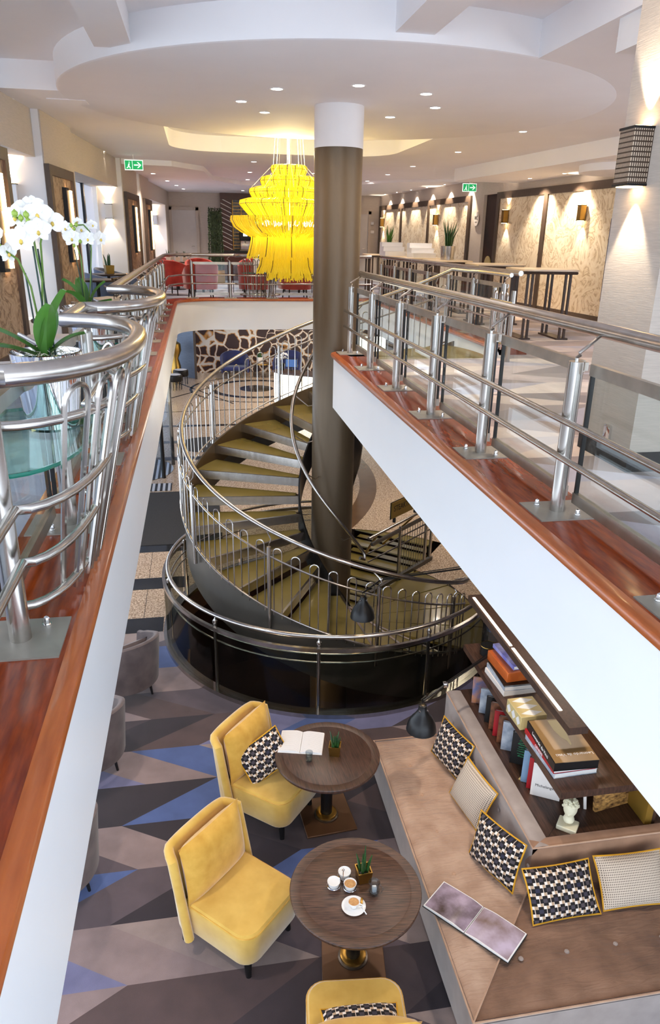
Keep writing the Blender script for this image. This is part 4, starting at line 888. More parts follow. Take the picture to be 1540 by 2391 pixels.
dup(ct, (1.5, 19.6, UF), None, 'dark round dining table behind the middle red chair'); dup(ct, (2.6, 19.6, UF), None, 'dark round dining table behind the third red chair'); dup(ct, (-.5, 21.2, UF), None, 'dark round dining table farthest left with three little pots')
def small_plant(loc, label, s=1., potm='brass', n=7, hgt=.12, group=None, square=True):
    t = thing('potted_succulent', label, 'plant', loc, random.uniform(0, 90), group)
    b = MB()
    if square: b.add([(x*.04*s*k, y*.04*s*k, z*s) for k, z in ((.85, 0), (1, .075), (.86, .075), (.8, .05)) for x, y in ((-1, -1), (1, -1), (1, 1), (-1, 1))], [(3, 2, 1, 0)]+[(4*l+i, 4*l+(i+1) % 4, 4*l+4+(i+1) % 4, 4*l+4+i) for l in range(3) for i in range(4)]+[(12, 13, 14, 15)])
    else: b.lathe([(0, 0), (.035*s, 0), (.042*s, .075*s), (.036*s, .075*s), (.034*s, .05*s), (0, .05*s)], 14)
    b.build('pot', potm, t); b = MB(); b.disc((0, 0, .055*s), .03*s, 10); b.build('soil', 'pebble', t)
    for k in range(n):
        a = 2*PI*k/n+.3; r0 = .014*s*(k % 2+.3); hh = hgt*s*random.uniform(.7, 1.05); b = MB(); b.tube([(r0*math.cos(a), r0*math.sin(a), .05*s), (r0*1.5*math.cos(a), r0*1.5*math.sin(a), .05*s+hh*.5), (r0*2.4*math.cos(a), r0*2.4*math.sin(a), .05*s+hh)], [.009*s, .009*s, .002*s], 5); b.build('leaf', 'leaf_dark', t)
    return t
for x, s in ((-.72, 'left'), (-.5, 'middle'), (-.3, 'right')): small_plant((x, 21.15, UF+.72), 'tiny potted plant on the far left dining table, '+s+' of three', 1.6, 'bookwhite', 5, .14, 'little pots on the far table')
# blue armchairs by the left windows
bc = tub_chair('armchair', 'grey-blue velvet armchair by the left window, nearest', 'bluevelvet', 'bluevelvet', (-1.52, 13.8, UF), 20, 'blue armchairs by the windows', h=.76, w_=.36)
for x, y, rz, s in ((-1.58, 15.75, -10, 'below the wall light'),): dup(bc, (x, y, UF), rz, 'grey-blue velvet armchair by the left window, '+s)
wt = cafe_table((-1.6, 12.9, UF), 'dark round table by the nearer window', .34, .7, group='tables by the left windows'); dup(wt, (-1.62, 14.75, UF), None, 'dark round table with a potted plant by the farther window')
small_plant((-1.6, 14.75, UF+.7), 'small potted plant on the window table', 2.0, 'brass', 7, .13)
def slat_chair(loc, rz, label):
    t = thing('slatted_chair', label, 'chair', loc, rz, 'dark slatted chairs with white cushions')
    b = MB(); b.rbox((0, 0, .43), (.46, .46, .05), .015); b.build('seat', 'darkwood', t); b = MB(); b.rbox((0, 0, .475), (.44, .44, .05), .022, 3); b.build('seat_cushion', 'seatwhite', t)
    b = MB(); b.tube([(-.22, -.22, .78), (-.25, 0, .79), (-.22, .22, .78)], .018, 8); b.build('top_rail', 'darkwood', t)
    for k in range(9): y = -.2+.05*k; b = MB(); b.tube([(-.21, y, .45), (-.235, y, .78)], .006, 5); b.build('slat', 'darkwood', t)
    for x in (-.2, .2):
        for y in (-.2, .2): b = MB(); b.tube([(x, y, .43), (x*1.1, y*1.1, 0)], .018, 8, r2=.012); b.build('leg', 'darkwood', t)
    return t
sc0 = slat_chair((-1.3, 11.8, UF), 150, 'dark slatted chair with a white cushion behind the second orchid'); dup(sc0, (-1.1, 13.0, UF), 170, 'dark slatted chair with a white cushion nearest the window armchair'); dup(sc0, (-1.35, 7.2, UF), 190, 'dark slatted chair with a white cushion behind the nearer orchid'); dup(sc0, (-1.35, 5.6, UF), 200, 'dark slatted chair with a white cushion at the left picture edge')
# ================================================================== BAR TABLES, RIGHT
def bar_table(loc, rz, label, sx=.8, sy=.8, h=1.02):
    t = thing('bar_table', label, 'table', loc, rz, 'high bar tables behind the stair opening')
    b = MB(); b.rbox((0, 0, h-.02), (sx, sy, .035), .03, 2); b.build('top', 'tabletop', t); b = MB(); b.rbox((0, 0, h-.055), (sx-.02, sy-.02, .04), .02, 2); b.build('apron', 'darkwood', t)
    for x in (-1, 1):
        for y in (-1, 1):
            for k in (0, 1): b = MB(); px, py = x*(sx/2-.1-.07*k), y*(sy/2-.08); b.bx(px-.016, px+.016, py-.016, py+.016, 0, h-.07); b.build('leg', 'darkwood', t)
        b = MB(); b.bx(x*(sx/2-.13)-.09, x*(sx/2-.13)+.09, -sy/2+.05, sy/2-.05, 0, .025); b.build('foot_bar', 'darkwood', t)
    return t
bt = bar_table((5.15, 10.9, UF), -4, 'high bar table with a pale top nearest the large fabric panels', .85, .85)
dup(bt, (5.2, 12.9, UF), -4, 'high bar table with a pale top, second from the viewer')
for k, (y, s) in enumerate(((14.9, 'holding the dark snake plant'), (16.4, 'holding the nearer white stand'), (17.9, 'holding the farther white stand'), (19.6, 'holding the green grass pot'))): dup(bt, (4.98-.08*k, y, UF), -4, 'high bar table in the far row, '+s)
def step_stand(loc, rz, label):
    t = thing('display_stand', label, 'display stand', loc, rz, 'stepped white display stands')
    for k in range(3): b = MB(); b.bx(-.22+.13*k, .2, -.26, .26, .1*k, .1*k+.098); b.build('step', 'seatwhite', t)
    return t
ss = step_stand((4.85, 16.3, UF+1.02), 95, 'stepped white display stand nearer the viewer'); dup(ss, (4.62, 17.9, UF+1.02), 95, 'stepped white display stand farther back')
def grass_pot(loc, label, m, hgt, n=22):
    t = thing('potted_grass', label, 'plant', loc)
    MB().lathe([(0, 0), (.13, 0), (.15, .26), (.14, .26), (.13, .22), (0, .22)], 20).build('pot', 'steel', t); MB().disc((0, 0, .225), .13, 14).build('soil', 'pebble', t)
    for k in range(n):
        a = 2*PI*k/n*2.4; s = random.uniform(.25, 1); b = MB(); hh = hgt*random.uniform(.6, 1); r0 = .07*s
        b.tube([(r0*math.cos(a), r0*math.sin(a), .21), (r0*1.5*math.cos(a), r0*1.5*math.sin(a), .21+hh*.5), (r0*3.0*math.cos(a), r0*3*math.sin(a), .21+hh)], [.012, .014, .002], 4); b.build('blade', m, t)
    return t
grass_pot((5.0, 14.95, UF+1.02), 'dark spiky snake plant in a steel pot on a bar table', 'leaf_dark', .55); grass_pot((4.95, 19.6, UF+1.02), 'green grass in a steel pot beside the far fabric panel', 'leaf', .5)
# things seen in the dark passage
pg = thing('round_mirror', 'round pale mirror in the dark passage', 'mirror', (Xr(17.5)+.055, 17.5, .75)); b = MB(); b.lathe([(0, .01), (.2, .01), (.2, -.01), (0, -.01)], 24); b = b.build('glass', 'bookbeige', pg); b.data.transform(Matrix.Rotation(PI/2, 4, 'Y'))
# blue banner standing behind the pillar
bn = thing('blue_banner', 'blue roll-up banner half hidden behind the papered pillar', 'banner', (6.42, 11.1, UF)); b = MB(); b.bx(-.02, .02, -.2, .2, .5, 1.75); b.build('banner', 'navy', bn); b = MB(); b.bx(-.06, .06, -.32, .32, 0, .06); b.build('base', 'steel_dark', bn); b = MB(); b.tube([(0, 0, .05), (0, 0, .62)], .015, 6); b.build('pole', 'steel_dark', bn)
# ================================================================== ORCHIDS
def petal(mb, M, L_, W_, cup=.25):
    mb.grid(lambda u, v: tuple(M @ Vector(((u-.5)*W_*math.sin(PI*min(1, (.08+v*.92)))**.6, v*L_, cup*L_*(v*v*.6)-.1*W_*(1-(2*u-1)**2)))), 4, 5)
def flower(t, c, nrm, s):
    z = Vector(nrm).normalized(); up = Vector((0, 0, 1)); x = up.cross(z).normalized(); y = z.cross(x); B = Matrix((x, y, z)).transposed()
    f = MB()
    for a, L_, W_ in ((0, .042, .034), (72, .046, .046), (288, .046, .046), (140, .042, .03), (220, .042, .03)):
        M = Matrix.Translation(c) @ (B @ Matrix.Rotation(R(a), 3, 'Z')).to_4x4(); petal(f, M, L_*s, W_*s, .1)
    o = f.build('flower', 'petal', t, world=True)
    g = MB(); c2 = Vector(c)+z*.008*s; g.lathe([(0, -.010*s), (.006*s, -.004*s), (.005*s, .004*s), (0, .008*s)], 8, c2-Vector((0, 0, .008*s))); g.build('flower_lip', 'petal_core', o, world=True)
def orchid(loc, label, flowers, stems, leaves, buds):
    t = thing('potted_orchid', label, 'plant', loc, group='white orchids in the railing baskets'); x, y, z = loc
    p = MB(); p.lathe([(0, 0), (.105, 0), (.14, .30), (.145, .305), (.135, .305), (.125, .25), (0, .25)], 28); p.build('pot', 'chrome', t)
    m = MB(); random.seed(5)
    for k in range(60):
        a = random.uniform(0, 6.28); r = random.uniform(0, .12); q = Vector((r*math.cos(a), r*math.sin(a), .27)); pts = [q]
        for i in range(4): q = q+Vector((random.uniform(-.03, .03), random.uniform(-.03, .03), random.uniform(-.01, .02))); pts.append(q.copy())
        m.tube(pts, .0015, 3)
    m.disc((0, 0, .265), .125, 16); m.build('moss', 'moss', t, kind='stuff')
    for pts, stake in stems:
        P_ = [Vector(q) for q in pts]; b = MB(); pp_ = []
        for i in range(len(P_)-1):
            for j in range(4): pp_.append(P_[i].lerp(P_[i+1], j/4))
        pp_.append(P_[-1]); b.tube(pp_, .0042, 6); s = b.build('stem', 'stem', t, world=True)
        if stake: b = MB(); b.tube(stake, .0035, 5); b.build('stake', 'stake', s, world=True)
    for c, n_, s in flowers: flower(t, Vector(c), n_, s)
    for c, s in buds: b = MB(); b.lathe([(0, -.014*s), (.009*s, -.004*s), (.009*s, .004*s), (0, .013*s)], 8, c); b.build('bud', 'bud', t, world=True)
    for c0_, c1_, w_, bend in leaves:
        a, b_ = Vector(c0_), Vector(c1_); d = (b_-a); s = d.cross(Vector((0, 0, 1))).normalized(); up = s.cross(d).normalized()
        lf = MB(); lf.grid(lambda u, v: tuple(a+d*v+up*(bend*math.sin(PI*v*.8))+s*((u-.5)*w_*math.sin(PI*(.06+.9*v))**.7)+up*(abs(u-.5)*w_*.35)), 6, 10); lf.build('leaf', 'leaf', t, world=True)
    return t
Y1 = 3.15; x1, z1 = -.62, .545
orchid((x1, Y1, z1), 'white orchid in a chrome pot in the nearer basket', 
    [((-.67, Y1, 1.355), (-.15, -1, .2), 1.15), ((-.63, Y1+.03, 1.385), (.1, -1, .3), 1.1), ((-.655, Y1-.03, 1.275), (.2, -1, .05), 1.25), ((-.585, Y1-.02, 1.365), (.0, -1, .3), 1.25), ((-.545, Y1+.02, 1.34), (.5, -.9, .1), 1.15), ((-.585, Y1-.04, 1.31), (.1, -1, -.3), 1.15), ((-.715, Y1, 1.225), (.9, -.8, -.1), .95), ((-.605, Y1+.04, 1.405), (.3, -.6, .6), .9), ((-.76, Y1+.02, 1.29), (-.5, -1, .1), 1.0)],
    [([(-.62, Y1, .83), (-.615, Y1, 1.0), (-.60, Y1, 1.12), (-.61, Y1, 1.22), (-.615, Y1, 1.30), (-.66, Y1, 1.35), (-.68, Y1, 1.355)], [(-.60, Y1-.01, .8), (-.62, Y1, 1.25)]), ([(-.63, Y1, .83), (-.635, Y1, 1.0), (-.645, Y1, 1.1), (-.68, Y1, 1.2), (-.735, Y1, 1.24)], [(-.64, Y1, .8), (-.66, Y1, 1.15)]), ([(-.61, Y1+.02, .83), (-.60, Y1+.02, 1.1), (-.59, Y1, 1.26), (-.57, Y1, 1.33)], [(-.585, Y1+.02, .8), (-.605, Y1+.01, 1.24)])],
    [((-.62, Y1, .83), (-.50, Y1-.02, 1.08), .11, .02), ((-.61, Y1-.02, .83), (-.555, Y1-.10, 1.03), .095, .03), ((-.64, Y1, .84), (-.92, Y1-.1, .95), .08, .04), ((-.64, Y1-.02, .83), (-.86, Y1-.16, .865), .08, .03), ((-.6, Y1, .84), (-.46, Y1+.05, .90), .06, .02), ((-.62, Y1+.03, .84), (-.6, Y1+.2, .98), .08, .03)],
    [((-.665, Y1-.03, 1.365), 1.3), ((-.645, Y1-.03, 1.35), 1.1), ((-.625, Y1-.03, 1.362), 1.2), ((-.62, Y1-.03, 1.34), 1.0), ((-.74, Y1, 1.245), 1.1)])
Y2 = 5.2
orchid((-.74, Y2, z1), 'white orchid in a chrome pot in the farther basket',
    [((-.81, Y2, 1.33), (-.4, -1, .1), 1.1), ((-.775, Y2-.03, 1.27), (.1, -1, .1), 1.35), ((-.715, Y2, 1.325), (.0, -1, .2), 1.2), ((-.68, Y2-.02, 1.27), (.2, -1, .0), 1.2), ((-.605, Y2, 1.27), (.9, -.9, .1), 1.2), ((-.645, Y2, 1.35), (.6, -.8, .5), .9), ((-.74, Y2+.03, 1.37), (0, -1, .5), .7)],
    [([(-.74, Y2, .83), (-.735, Y2, 1.0), (-.735, Y2, 1.15), (-.76, Y2, 1.26), (-.785, Y2, 1.3)], [(-.73, Y2, .8), (-.77, Y2, 1.2)]), ([(-.72, Y2, .83), (-.69, Y2, 1.0), (-.665, Y2, 1.2), (-.665, Y2, 1.31), (-.70, Y2, 1.35), (-.76, Y2, 1.345)], [(-.69, Y2, .8), (-.67, Y2, 1.28)])],
    [((-.75, Y2, .84), (-.88, Y2-.05, 1.0), .1, .04), ((-.74, Y2-.03, .84), (-.84, Y2-.14, .93), .1, .03), ((-.71, Y2, .84), (-.58, Y2, .99), .08, .03), ((-.7, Y2-.04, .83), (-.55, Y2-.1, .88), .07, .02), ((-.74, Y2+.03, .84), (-.8, Y2+.2, 1.0), .08, .03)],
    [((-.77, Y2-.03, 1.345), 1.3), ((-.755, Y2-.03, 1.325), 1.1), ((-.74, Y2-.03, 1.35), 1.3), ((-.725, Y2-.03, 1.25), 1.2), ((-.765, Y2-.03, 1.225), 1.1)])
fpot = thing('planter', 'glass planter of grass on the far railing basket', 'plant', (1.38, YF+.2, .545)); b = MB(); b.bx(-.13, .13, -.1, .1, 0, .3); b.build('pot', 'bookwhite', fpot)
for k in range(16): a = 2.4*k; b = MB(); b.tube([(.06*math.cos(a), .06*math.sin(a), .28), (.09*math.cos(a), .09*math.sin(a), .38), (.16*math.cos(a), .16*math.sin(a), .46)], [.008, .008, .002], 4); b.build('blade', 'leaf', fpot)
# ================================================================== LOUNGE BELOW
# ---- round tables
def lounge_table(loc, rz, label, wood):
    t = thing('round_table', label, 'table', loc, rz, 'round lounge tables'); h, r = .726, .485
    MB().lathe([(0, h-.045), (r-.03, h-.045), (r-.005, h-.03), (r, h-.008), (r-.006, h), (r-.075, h), (r-.078, h-.0015), (r-.081, h), (0, h)], 64).build('top', wood, t)
    MB().lathe([(.055, .05), (.055, h-.12), (.16, h-.045)], 24).build('pedestal', 'blackmetal', t)
    MB().lathe([(.095, .022), (.1, .03), (.1, .055), (.085, .062), (.055, .062)], 28).build('brass_ring', 'brass', t)
    MB().lathe([(.115, .02), (.115, .032), (.09, .04)], 28).build('foot_ring', 'steel_dark', t)
    b = MB(); b.rbox((0, 0, .012), (.48, .48, .018), .004, 1); b.build('base_plate', 'bronze', t)
    return t
tn = lounge_table((.947, 3.93, F), -8, 'dark oak round table with the coffee set, nearer the viewer', 'walnut')
tf = lounge_table((.99, 5.42, F), 5, 'dark oak round table with the open book, beside the stair well', 'walnut2')
# ---- yellow slipper chairs
def slipper_chair(loc, rz, label):
    t = thing('slipper_chair', label, 'chair', loc, rz, 'yellow velvet slipper chairs')
    # seat with rounded front corners
    def outline(x0, x1, hw, rr, n=6):
        p = [(x0, -hw), (x1-rr, -hw)]+[(x1-rr+rr*math.sin(R(90*i/n)), -hw+rr-rr*math.cos(R(90*i/n))) for i in range(1, n+1)]+[(x1-rr+rr*math.cos(R(90*i/n)), hw-rr+rr*math.sin(R(90*i/n))) for i in range(0, n+1)]+[(x0, hw)]
        return p
    b = MB(); o = outline(-.30, .34, .325, .13)
    def layer(s, z): return [(x*s if x > 0 else x, y*s, z) for x, y in o]
    ls = [layer(.95, .17), layer(1.0, .2), layer(1.0, .41), layer(.985, .445), layer(.94, .462), layer(.5, .474)]; n = len(o); vs = sum(ls, [])
    fs = [tuple(range(n-1, -1, -1))]+[(k*n+i, k*n+(i+1) % n, (k+1)*n+(i+1) % n, (k+1)*n+i) for k in range(len(ls)-1) for i in range(n)]+[tuple((len(ls)-1)*n+i for i in range(n))]
    b.add(vs, fs); b.build('seat', 'yellow', t)
    q = MB(); q.tube([(x*.99 if x > 0 else x, y*.99, .443) for x, y in o], .005, 5); q.build('seat_seam', 'yellow2', t)
    # shell backrest with short wings
    s = MB()
    def bk(off):
        def f(u, v):
            k = abs(u-.5)*2; y = (u-.5)*.74*(1-.02*v); w_ = max(0, k-.80)/.20; x = -.33-off*(1-.25*w_)+.14*w_**1.5*(1-.3*v)-.09*v; top = .90-.05*k**3
            return (x, y, .17+(top-.17)*v)
        return f
    nn = 28; s.grid(bk(.0), nn, 8); s.grid(bk(.075), nn, 8); s.grid(lambda u, v: bk(.075*v)(u, 0), nn, 1)
    mid = bk(.0375); rim = [mid(0, v/6) for v in range(7)]+[mid(i/28, 1) for i in range(1, 28)]+[mid(1, 1-v/6) for v in range(7)]
    s.tube(rim, .0385, 10); s.build('backrest', 'yellow', t)
    pillow(.66, .52, .22, 'yellow2', None, t, (-.28, 0, .70), (R(-8), 0, R(90)), 'back_cushion', 18)
    for x, y in ((.24, .23), (.24, -.23), (-.33, .27), (-.33, -.27)): b = MB(); b.tube([(x, y, .2), (x*1.08, y*1.06, 0)], .036, 10, r2=.022); b.build('leg', 'black', t)
    return t
ya = slipper_chair((.13, 4.27, F), -44, 'yellow velvet slipper chair without a cushion, facing the coffee set')
dup(ya, (.50, 5.56, F), -40, 'yellow velvet slipper chair with a patterned cushion, beside the stair well')
dup(ya, (.80, 3.11, F), 84, 'yellow velvet slipper chair cut off at the bottom of the picture')
# ---- grey tub chairs under the left walkway
gc = tub_chair('tub_chair', 'grey velvet tub chair under the left walkway, farthest of three', 'greyvelvet', 'greyvelvet', (-1.08, 7.78, F), 124, 'grey tub chairs by the left wall', h=.84, w_=.38, cushion='greyvelvet')
dup(gc, (-1.36, 6.46, F), 124, 'grey velvet tub chair under the left walkway, middle of three'); dup(gc, (-1.45, 4.97, F), 124, 'grey velvet tub chair under the left walkway, nearest of three')
gt = cafe_table((-1.62, 8.35, F), 'brown round table behind the farthest grey tub chair', .36, .7, 'tabletop')
# ---- corner sofa
SO = thing('corner_sofa', 'taupe velvet corner sofa with buttoned seat and back', 'sofa', (1.9, 3.6, F))
def wavy(x0, x1, y0, y1, z, nx, ny, poly, folds):
    m = MB()
    def f(u, v):
        x, y = poly(u, v)
        e = min(1, min(u, 1-u, v, 1-v)*9); h_ = .012*e
        for bx_, by_ in folds:
            d = math.hypot(x-bx_, y-by_); h_ -= .022*math.exp(-(d/.05)**2)+.012*math.exp(-(d/.16)**2)
        h_ += .004*math.sin(x*23+y*9)*math.sin(y*17-x*5)*e
        return (x, y, z+h_*1.0-(.02*(1-e)))
    m.grid(f, nx, ny); return m
bA = [(1.82, y) for y in (3.75, 4.2, 4.65, 5.1, 5.5)]+[(2.2, y) for y in (4.45, 4.9, 5.35, 5.7)]
bB = [(x, 3.42) for x in (2.05, 2.4, 2.78, 3.15, 3.55, 3.95, 4.35)]+[(x, 3.8) for x in (2.6, 3.0, 3.4, 3.8)]
mc = (1.55, 3.03); mi_ = (2.36, 3.97)
def pa(u, v): return (1.55+(2.36-1.55)*u, (3.03+(3.97-3.03)*u)*(1-v)+5.9*v)
def pb(u, v): return ((1.55+(2.36-1.55)*v)*(1-u)+4.8*u, 3.03+(3.97-3.03)*v)
sa = wavy(0, 0, 0, 0, F+.445, 32, 110, pa, bA).build('seat_cushion', 'taupe_seat', SO, world=True); sb = wavy(0, 0, 0, 0, F+.445, 120, 36, pb, bB).build('seat_cushion', 'taupe_shade_seat', SO, world=True)
MB().prism([(1.565, 3.045), (4.8, 3.045), (4.8, 3.96), (2.35, 3.96), (2.35, 5.89), (1.565, 5.89)], F+.04, F+.395).build('seat_base', 'taupe_cool', SO, world=True)
MB().grid(lambda u, v: (1.565, 3.045+2.845*u, F+.39+.045*v), 2, 1).grid(lambda u, v: (1.565+3.23*u, 3.045, F+.39+.045*v), 2, 1).grid(lambda u, v: (1.565+.78*u, 5.89, F+.39+.045*v), 2, 1).build('seat_band', 'taupe_cool', SO, world=True)
MB().tube([(4.8, 3.03, F+.437), (1.55, 3.03, F+.437), (1.55, 5.9, F+.437), (2.33, 5.9, F+.437)], .009, 6).build('seat_piping', 'taupe', SO, world=True)
MB().tube([(1.55, 3.03, F+.445), (2.33, 3.94, F+.452)], .006, 5).build('mitre_seam', 'taupe', SO, world=True)
def button(x, y, z, m, p, nrm='z'):
    b = MB(); b.lathe([(0, .012), (.014, .009), (.019, 0)], 10); o = b.build('button', m, p)
    q = SO.location; o.location = (x-q.x, y-q.y, z-q.z); o.rotation_euler = {'z': (0, 0, 0), '-x': (0, R(-90), 0), '-y': (R(90), 0, 0)}[nrm]
for x, y in bA: button(x, y, F+.426, 'taupe', SO)
for x, y in bB: button(x, y, F+.426, 'taupe_cool', SO)
def soft_panel(p0, p1, z0, z1, th, buttons):
    """upright upholstered panel from p0 to p1; thickness to the left of the direction"""
    a, b = Vector((p0[0], p0[1], 0)), Vector((p1[0], p1[1], 0)); d = (b-a); ln = d.length; d = d/ln; s = Vector((d.y, -d.x, 0)); m = MB()
    def f(u, v):
        q = a+d*(ln*u); z = z0+(z1-z0)*v; h_ = .016*min(1, min(u, 1-u)*12, v*6, (1-v)*6)
        for t, zz in buttons: h_ -= .03*math.exp(-(((t-u*ln)**2+(zz-z)**2)**.5/.05)**2)
        q = q+s*h_; return (q.x, q.y, z)
    m.grid(f, 48, 8)
    n_ = -s
    m.grid(lambda u, v: tuple(a+d*(ln*u)+n_*(th*v)+Vector((0, 0, z1+.012*math.sin(PI*v)))), 24, 4); m.grid(lambda u, v: tuple(a+d*(ln*u)+n_*th+Vector((0, 0, z0+(z1-z0)*v))), 8, 2)
    m.grid(lambda u, v: tuple(a+n_*(th*u)+Vector((0, 0, z0+(z1-z0)*v))), 2, 4); m.grid(lambda u, v: tuple(b+n_*(th*u)+Vector((0, 0, z0+(z1-z0)*v))), 2, 4)
    return m, a, d, s
m, a, d, s = soft_panel((2.34, 6.05), (2.34, 3.97), F+.3, F+.84, .15, [(.25+.3*k, F+.64) for k in range(7)])
m.build('backrest', 'taupe_cool', SO, world=True)
for k in range(7): q = a+d*(.25+.3*k)+s*.0; button(q.x-.0, q.y, F+.64, 'taupe_cool', SO, '-x')
m, a, d, s = soft_panel((2.34, 3.97), (4.8, 3.97), F+.3, F+.84, .09, [(.3+.34*k, F+.64) for k in range(7)])
m.build('backrest', 'taupe_shade', SO, world=True)
for k in range(7): q = a+d*(.3+.34*k); button(q.x, q.y, F+.64, 'taupe_cool', SO, '-y')
MB().tube([(2.34, 6.05, F+.84), (2.34, 3.97, F+.84), (4.8, 3.97, F+.84)], .008, 6).build('back_piping', 'taupe', SO, world=True)
# ---- cushions
def cushion(loc, lean, rz, m, label, w_=.50, h_=.40, tilt=0):
    t = thing('cushion', label, 'cushion', loc); t.rotation_euler = (R(lean), R(tilt), R(rz))
    t['group'] = 'scatter cushions in the lounge'
    pillow(w_, h_, .15, m, 'piping', t, (0, 0, 0), (0, 0, 0), 'cover')
cz = F+.64
cushion((2.20, 5.42, cz), -18, -75, 'geo_fabric', 'black and white geometric cushion at the far end of the sofa')
cushion((2.19, 4.83, cz-.01), -24, -80, 'weave_fabric', 'fine woven beige cushion with mustard piping against the long sofa back')
cushion((2.15, 4.18, cz), -20, -68, 'geo_fabric', 'black and white geometric cushion near the corner of the sofa, standing on edge', tilt=-6)
cushion((2.50, 3.76, cz-.03), -42, 0, 'geo_fabric', 'black and white geometric cushion lying against the short sofa back', .54, .38, tilt=-2)
cushion((3.08, 3.76, cz-.01), -40, -4, 'weave_fabric', 'fine woven beige cushion at the right picture edge', .54, .38, tilt=-3)
cushion((.42, 5.56, F+.66), -28, 20, 'geo_fabric', 'black and white geometric cushion on the farther yellow chair', .46, .36, tilt=-22)
cushion((.81, 3.02, F+.575), -74, 176, 'geo_fabric', 'black and white geometric cushion on the yellow chair at the bottom edge', .5, .38)
# ---- magazine on the sofa
def open_book(loc, rz, w_, h_, th, label, pm, name, cover, cat='book'):
    t = thing(name, label, cat, loc, rz)
    for k, s in enumerate((-1, 1)):
        p = MB(); prof = lambda v: th*(1-(v)**2*.55)*min(1, .25+v*3)+.004
        p.grid(lambda u, v: (s*(.002+v*w_/2), (u-.5)*h_, prof(v)), 2, 10); p.grid(lambda u, v: (s*(.002+v*w_/2), (u-.5)*h_, .003), 2, 10)
        for u in (0, 1): p.grid(lambda a, v, u=u: (s*(.002+v*w_/2), (u-.5)*h_, .003+(prof(v)-.003)*a), 1, 10)
        p.grid(lambda u, a: (s*(.002+w_/2), (u-.5)*h_, .003+(prof(1)-.003)*a), 2, 1); p.build('page_block', 'page', t)
        q = MB(); q.grid(lambda u, v: (s*(.006+v*(w_/2-.012)), (u-.5)*(h_-.014), prof(v)+.0012), 2, 10); q.build('printed_page', pm[k], t)
    b = MB(); b.box((0, 0, .0015), (w_+.014, h_+.014, .003)); b.build('cover', cover, t); return t
open_book((1.815, 3.74, F+.462), -50, .70, .29, .02, 'open picture book lying across the corner of the sofa seat', ('magphoto', 'magphoto2'), 'picture_book', 'bookblack')
open_book((.775, 5.615, F+.727), -14, .40, .30, .022, 'open book with white pages on the table by the stair well', ('printlines', 'printlines'), 'open_book', 'bookwhite')
# ---- things on the tables
gl = thing('water_glass', 'small tumbler of water beside the open book', 'glass', (.81, 5.36, F+.727))
MB().lathe([(0, 0), (.028, 0), (.034, .095), (.031, .095), (.026, .012), (0, .012)], 20).build('tumbler', 'water', gl); MB().lathe([(0, .012), (.0262, .0125), (.029, .06), (0, .06)], 20).build('water', 'water', gl)
small_plant((1.06, 5.42, F+.727), 'succulent in a small square brass pot beside the open book', 1.35, 'brass', 8, .12)
small_plant((1.02, 4.0, F+.727), 'succulent in a small square brass pot on the coffee table', 1.35, 'brass', 8, .14)
cs = thing('condiment_set', 'three white bowls in a chrome holder on the nearer table', 'condiment set', (.86, 3.97, F+.727))
for k, (x, y, m) in enumerate(((.025, .07, 'porcelain'), (-.07, -.005, 'porcelain'), (.045, -.04, 'coffee'))):
    b = MB(); b.lathe([(0, .006), (.036, .006), (.048, .055), (.045, .055), (.036, .02), (0, .02)], 20, (x, y, 0)); b = b.build('bowl', 'porcelain', cs); c_ = MB(); c_.disc((x, y, .045), .043, 16); c_.build('contents', m, b)
    r_ = MB(); r_.lathe([(.048, .012), (.051, .016), (.048, .02)], 24, (x, y, 0)); r_.build('holder_ring', 'chrome', cs)
MB().tube([(0, 0, .01), (0, 0, .13), (.008, 0, .145), (0, 0, .155), (-.008, 0, .145), (0, 0, .13)], .0035, 6).build('carrying_loop', 'chrome', cs)
tl = thing('tea_light_glass', 'waisted glass holding white sugar sachets beside the succulent', 'glass', (1.07, 3.86, F+.727)); MB().lathe([(0, 0), (.03, 0), (.042, .035), (.03, .07), (.042, .11), (.039, .11), (.027, .07), (.038, .035), (0, .008)], 20).build('vessel', 'water', tl); b = MB(); b.rbox((0, 0, .045), (.035, .03, .05), .008); b.build('contents', 'porcelain', tl); MB().tube([(.035, -.02, .1), (.06, -.03, .07), (.045, -.03, .03)], .004, 6).build('handle', 'water', tl)
cp = thing('coffee_cup', 'white cup of coffee on a saucer with a wrapped biscuit', 'cup', (.90, 3.77, F+.727))
MB().lathe([(0, .003), (.05, .003), (.085, .012), (.087, .015), (.05, .008), (0, .008)], 32).build('saucer', 'porcelain', cp); MB().lathe([(0, .01), (.025, .01), (.044, .06), (.041, .06), (.024, .018), (0, .018)], 24).build('cup', 'porcelain', cp); MB().disc((0, 0, .05), .039, 20).build('coffee', 'coffee', cp)
MB().tube([(.036, -.02, .05), (.056, -.03, .045), (.055, -.03, .028), (.034, -.02, .024)], .0045, 6).build('handle', 'porcelain', cp); b = MB(); b.rbox((.062, .02, .02), (.018, .06, .012), .004, rot=(0, 0, -.3)); b.build('biscuit', 'brass', cp); MB().tube([(.055, -.02, .016), (.075, -.09, .018)], .004, 6).build('spoon', 'chrome', cp)
